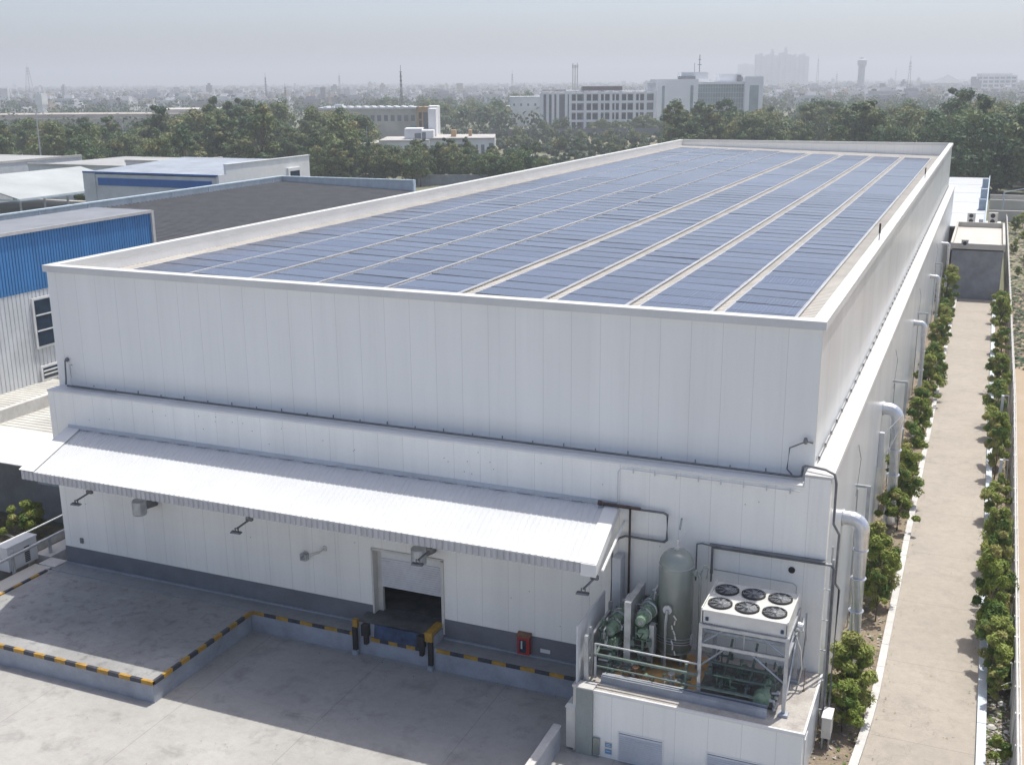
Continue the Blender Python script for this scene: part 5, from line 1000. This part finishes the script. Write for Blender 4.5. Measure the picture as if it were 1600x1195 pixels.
# ------------------------------------------------------------------ trees
rt = random.Random(77); cnt = 0
def tl(k_): return ['bushy','broad','tall narrow','wide spreading','slender','sparse tall','open crowned'][k_]
def belt(pxs, Ds, hs, n, where, group, pool=trees, proto_h=10.8):
    for i in range(n):
        px = rt.uniform(*pxs); D = rt.uniform(*Ds); h_ = rt.uniform(*hs); k_ = rt.randrange(len(pool.p)); s_ = h_/proto_h
        p = at(px, D); pool.put(k_, (p.x,p.y,-.1), rt.uniform(0,6.28), (s_*rt.uniform(.95,1.3), s_*rt.uniform(.95,1.3), s_), '%s dark green tree %s' % (tl(k_), where), group)
belt((-60,300),(250,385),(9.5,16),46,'in the left belt behind the white halls','trees of the left belt')
belt((250,570),(265,385),(10.5,18.5),42,'in the belt behind the striped hall','trees of the left belt')
belt((455,560),(262,310),(9,13),16,'at the right end of the left belt','trees of the left belt')
belt((520,680),(262,305),(6.5,10),20,'in front of the white institute','trees before the institute')
belt((640,880),(258,300),(5.5,9.5),28,'between institute and warehouse roof','trees before the institute')
belt((1055,1330),(305,400),(10.5,17),40,'right behind the far parapet of the warehouse','trees of the right belt')
belt((1300,1500),(255,380),(12,18.5),28,'behind the far right corner of the warehouse','trees of the right belt')
belt((1470,1680),(228,330),(15,22),28,'at the right edge beyond the annex','trees of the right belt')
belt((800,1050),(330,480),(2.5,5),26,'scattered on the scrub field','scrub field trees', ltrees, 8.6)
belt((840,1040),(497,530),(4,8),16,'at the foot of the office block','trees before the office block', ltrees, 8.6)
belt((560,850),(520,900),(9,13),26,'in the hazy grove left of the office block','distant grove trees', ltrees, 8.6)
belt((1180,1640),(420,800),(7,11),30,'in the hazy woods beyond the right belt','distant woodland trees', ltrees, 8.6)
# grove of the mid distance and far woodland as masses
def wood(name, label, spec, seed):
    rd = random.Random(seed); mb = MB(); vs = []; fs = []; ms = []
    for (p0, p1, D0, D1, n, h0, h1) in spec:
        for _ in range(n):
            px = rd.uniform(p0, p1); D = D0*(D1/D0)**rd.random(); c = at(px, D); h_ = rd.uniform(h0, h1); r_ = h_*rd.uniform(.4,.8); mi = rd.randrange(2); ls = max(.9, D*.0013)
            for _k in range(26):
                d = Vector((rd.gauss(0,1),rd.gauss(0,1),rd.gauss(0,1))).normalized(); pos = Vector((c.x+d.x*r_, c.y+d.y*r_, h_*.55+d.z*h_*.45))
                t = d.cross(Vector((rd.uniform(-1,1),rd.uniform(-1,1),rd.uniform(-1,1)))).normalized(); b = d.cross(t); o = len(vs)
                vs += [pos-t*ls, pos-b*ls*.7, pos+t*ls, pos+b*ls*.7]; fs.append((o,o+1,o+2,o+3)); ms.append(mi)
    mb.v = [tuple(v) for v in vs]; mb.f = fs; mb.m = ms; structure(name, mb, LW, label, kind='stuff')
wood('far_woodland', 'hazy woods scattered through the city to the horizon', [(-80,1680,800,1500,700,7,12),(-80,1680,1500,5000,1500,7,13),(540,860,480,800,110,7,11),(1180,1680,500,1000,200,7,11),(-60,560,430,800,240,7,12)], 13)
wood('scrub', 'low grey green scrub on the open field', [(780,1060,300,480,260,1.0,2.6),(560,1060,440,540,120,1.5,4)], 14)

# ------------------------------------------------------------------ city
hm = [mat('house_white', (.62,.62,.63), .8, 0, .08, .02, rand=.15), mat('house_grey', (.34,.34,.37), .8, 0, .08, .02, rand=.2), mat('house_buff', (.50,.43,.36), .8, 0, .08, .02, rand=.2)]
def house_mesh(i, mm):
    rd = random.Random(900+i); mb = MB(); w_, d_, h_ = rd.uniform(7,12), rd.uniform(7,12), rd.uniform(4,8)
    mb.box(-w_/2,w_/2,-d_/2,d_/2,0,h_,0); mb.box(-w_/2-.3,w_/2+.3,-d_/2-.3,-d_/2,h_,h_+.9,0); mb.box(-w_/2,w_/2,d_/2-.3,d_/2,h_,h_+.9,0)
    mb.box(-w_*.1,w_*.3,0,d_*.35,h_,h_+2.6,0); mb.lathe((-w_*.3,0,h_), [(1,0),(1,1.6),(.3,2.0)], 8, 2)
    for s_ in range(int(h_//3.1)):
        for q_ in range(3): x = -w_/2+w_*(.15+.28*q_); mb.box(x,x+1.8,-d_/2-.08,-d_/2+.02,1+s_*3.1,2.5+s_*3.1,1); mb.box(w_/2-.02,w_/2+.08,-d_*.35+q_*d_*.28,-d_*.35+q_*d_*.28+1.5,1+s_*3.1,2.4+s_*3.1,1)
    return mb, [mm, offd, black]
hp = []
for i in range(6):
    mb, mm = house_mesh(i, hm[(0,0,1,2,0,1)[i]]); o = single('city_house', 'x', 'house', mb, mm, (0,0,0), 'houses of the hazy city'); hp.append(o)
rc = random.Random(31); usedh = set(); hcol = ['white','white','grey','buff','white','grey']
for i in range(285):
    px = rc.uniform(-60,1660); D = 850*(2300/850)**rc.random() if px > 1180 or px < 560 else 1050*(2500/1050)**rc.random(); k_ = rc.randrange(6); p = at(px, D)
    o = hp[k_]
    if k_ in usedh: o = copy_tree(o)
    usedh.add(k_); s_ = rc.uniform(.8,1.5); o.location = p; o.rotation_euler = (0,0,YAW+rc.uniform(-.6,.6)); o.scale = (s_*rc.uniform(.9,1.6), s_, s_*rc.uniform(.8,1.25)); o['label'] = 'small flat roofed %s house in the %s part of the hazy city' % (hcol[k_], 'left' if px < 530 else 'middle' if px < 1100 else 'right')
mb = MB(); rc = random.Random(32)
for i in range(7500):
    px = rc.uniform(-80,1680); D = 1100*(6000/1100)**rc.random(); p = at(px, D); w_, h_ = rc.uniform(4,11), rc.uniform(3,10) if rc.random() < .985 else rc.uniform(12,20); a_ = YAW+rc.uniform(-.7,.7); c, s_ = math.cos(a_), math.sin(a_)
    q = lambda uu, vv, z: (p.x+uu*c-vv*s_, p.y+uu*s_+vv*c, z)
    mi = rc.choices((0,1,2),(5,4,2))[0]; mb.hexa([q(-w_/2,-w_/2,0),q(w_/2,-w_/2,0),q(w_/2,w_/2,0),q(-w_/2,w_/2,0)],[q(-w_/2,-w_/2,h_),q(w_/2,-w_/2,h_),q(w_/2,w_/2,h_),q(-w_/2,w_/2,h_)], mi)
    if i % 2: mb.hexa([q(-w_/4,-w_/4,h_),q(w_/5,-w_/4,h_),q(w_/5,w_/5,h_),q(-w_/4,w_/5,h_)],[q(-w_/4,-w_/4,h_+2.5),q(w_/5,-w_/4,h_+2.5),q(w_/5,w_/5,h_+2.5),q(-w_/4,w_/5,h_+2.5)], mi)
structure('distant_city', mb, hm, 'countless hazy houses near the horizon', kind='stuff')

# ------------------------------------------------------------------ haze
mb = MB(); mb.box(-7600,7600,-600,7600,-1.2,112); hz = bpy.data.materials.new('haze'); hz.use_nodes = True; t = hz.node_tree
t.nodes.remove(t.nodes['Principled BSDF']); pvn = t.nodes.new('ShaderNodeVolumePrincipled'); pvn.inputs['Color'].default_value = (.92,.96,1.0,1); pvn.inputs['Density'].default_value = .00048; pvn.inputs['Anisotropy'].default_value = .2
t.links.new(pvn.outputs[0], t.nodes['Material Output'].inputs['Volume'])
structure('haze', mb, [hz], 'pale haze over the city and the trees', kind='stuff')
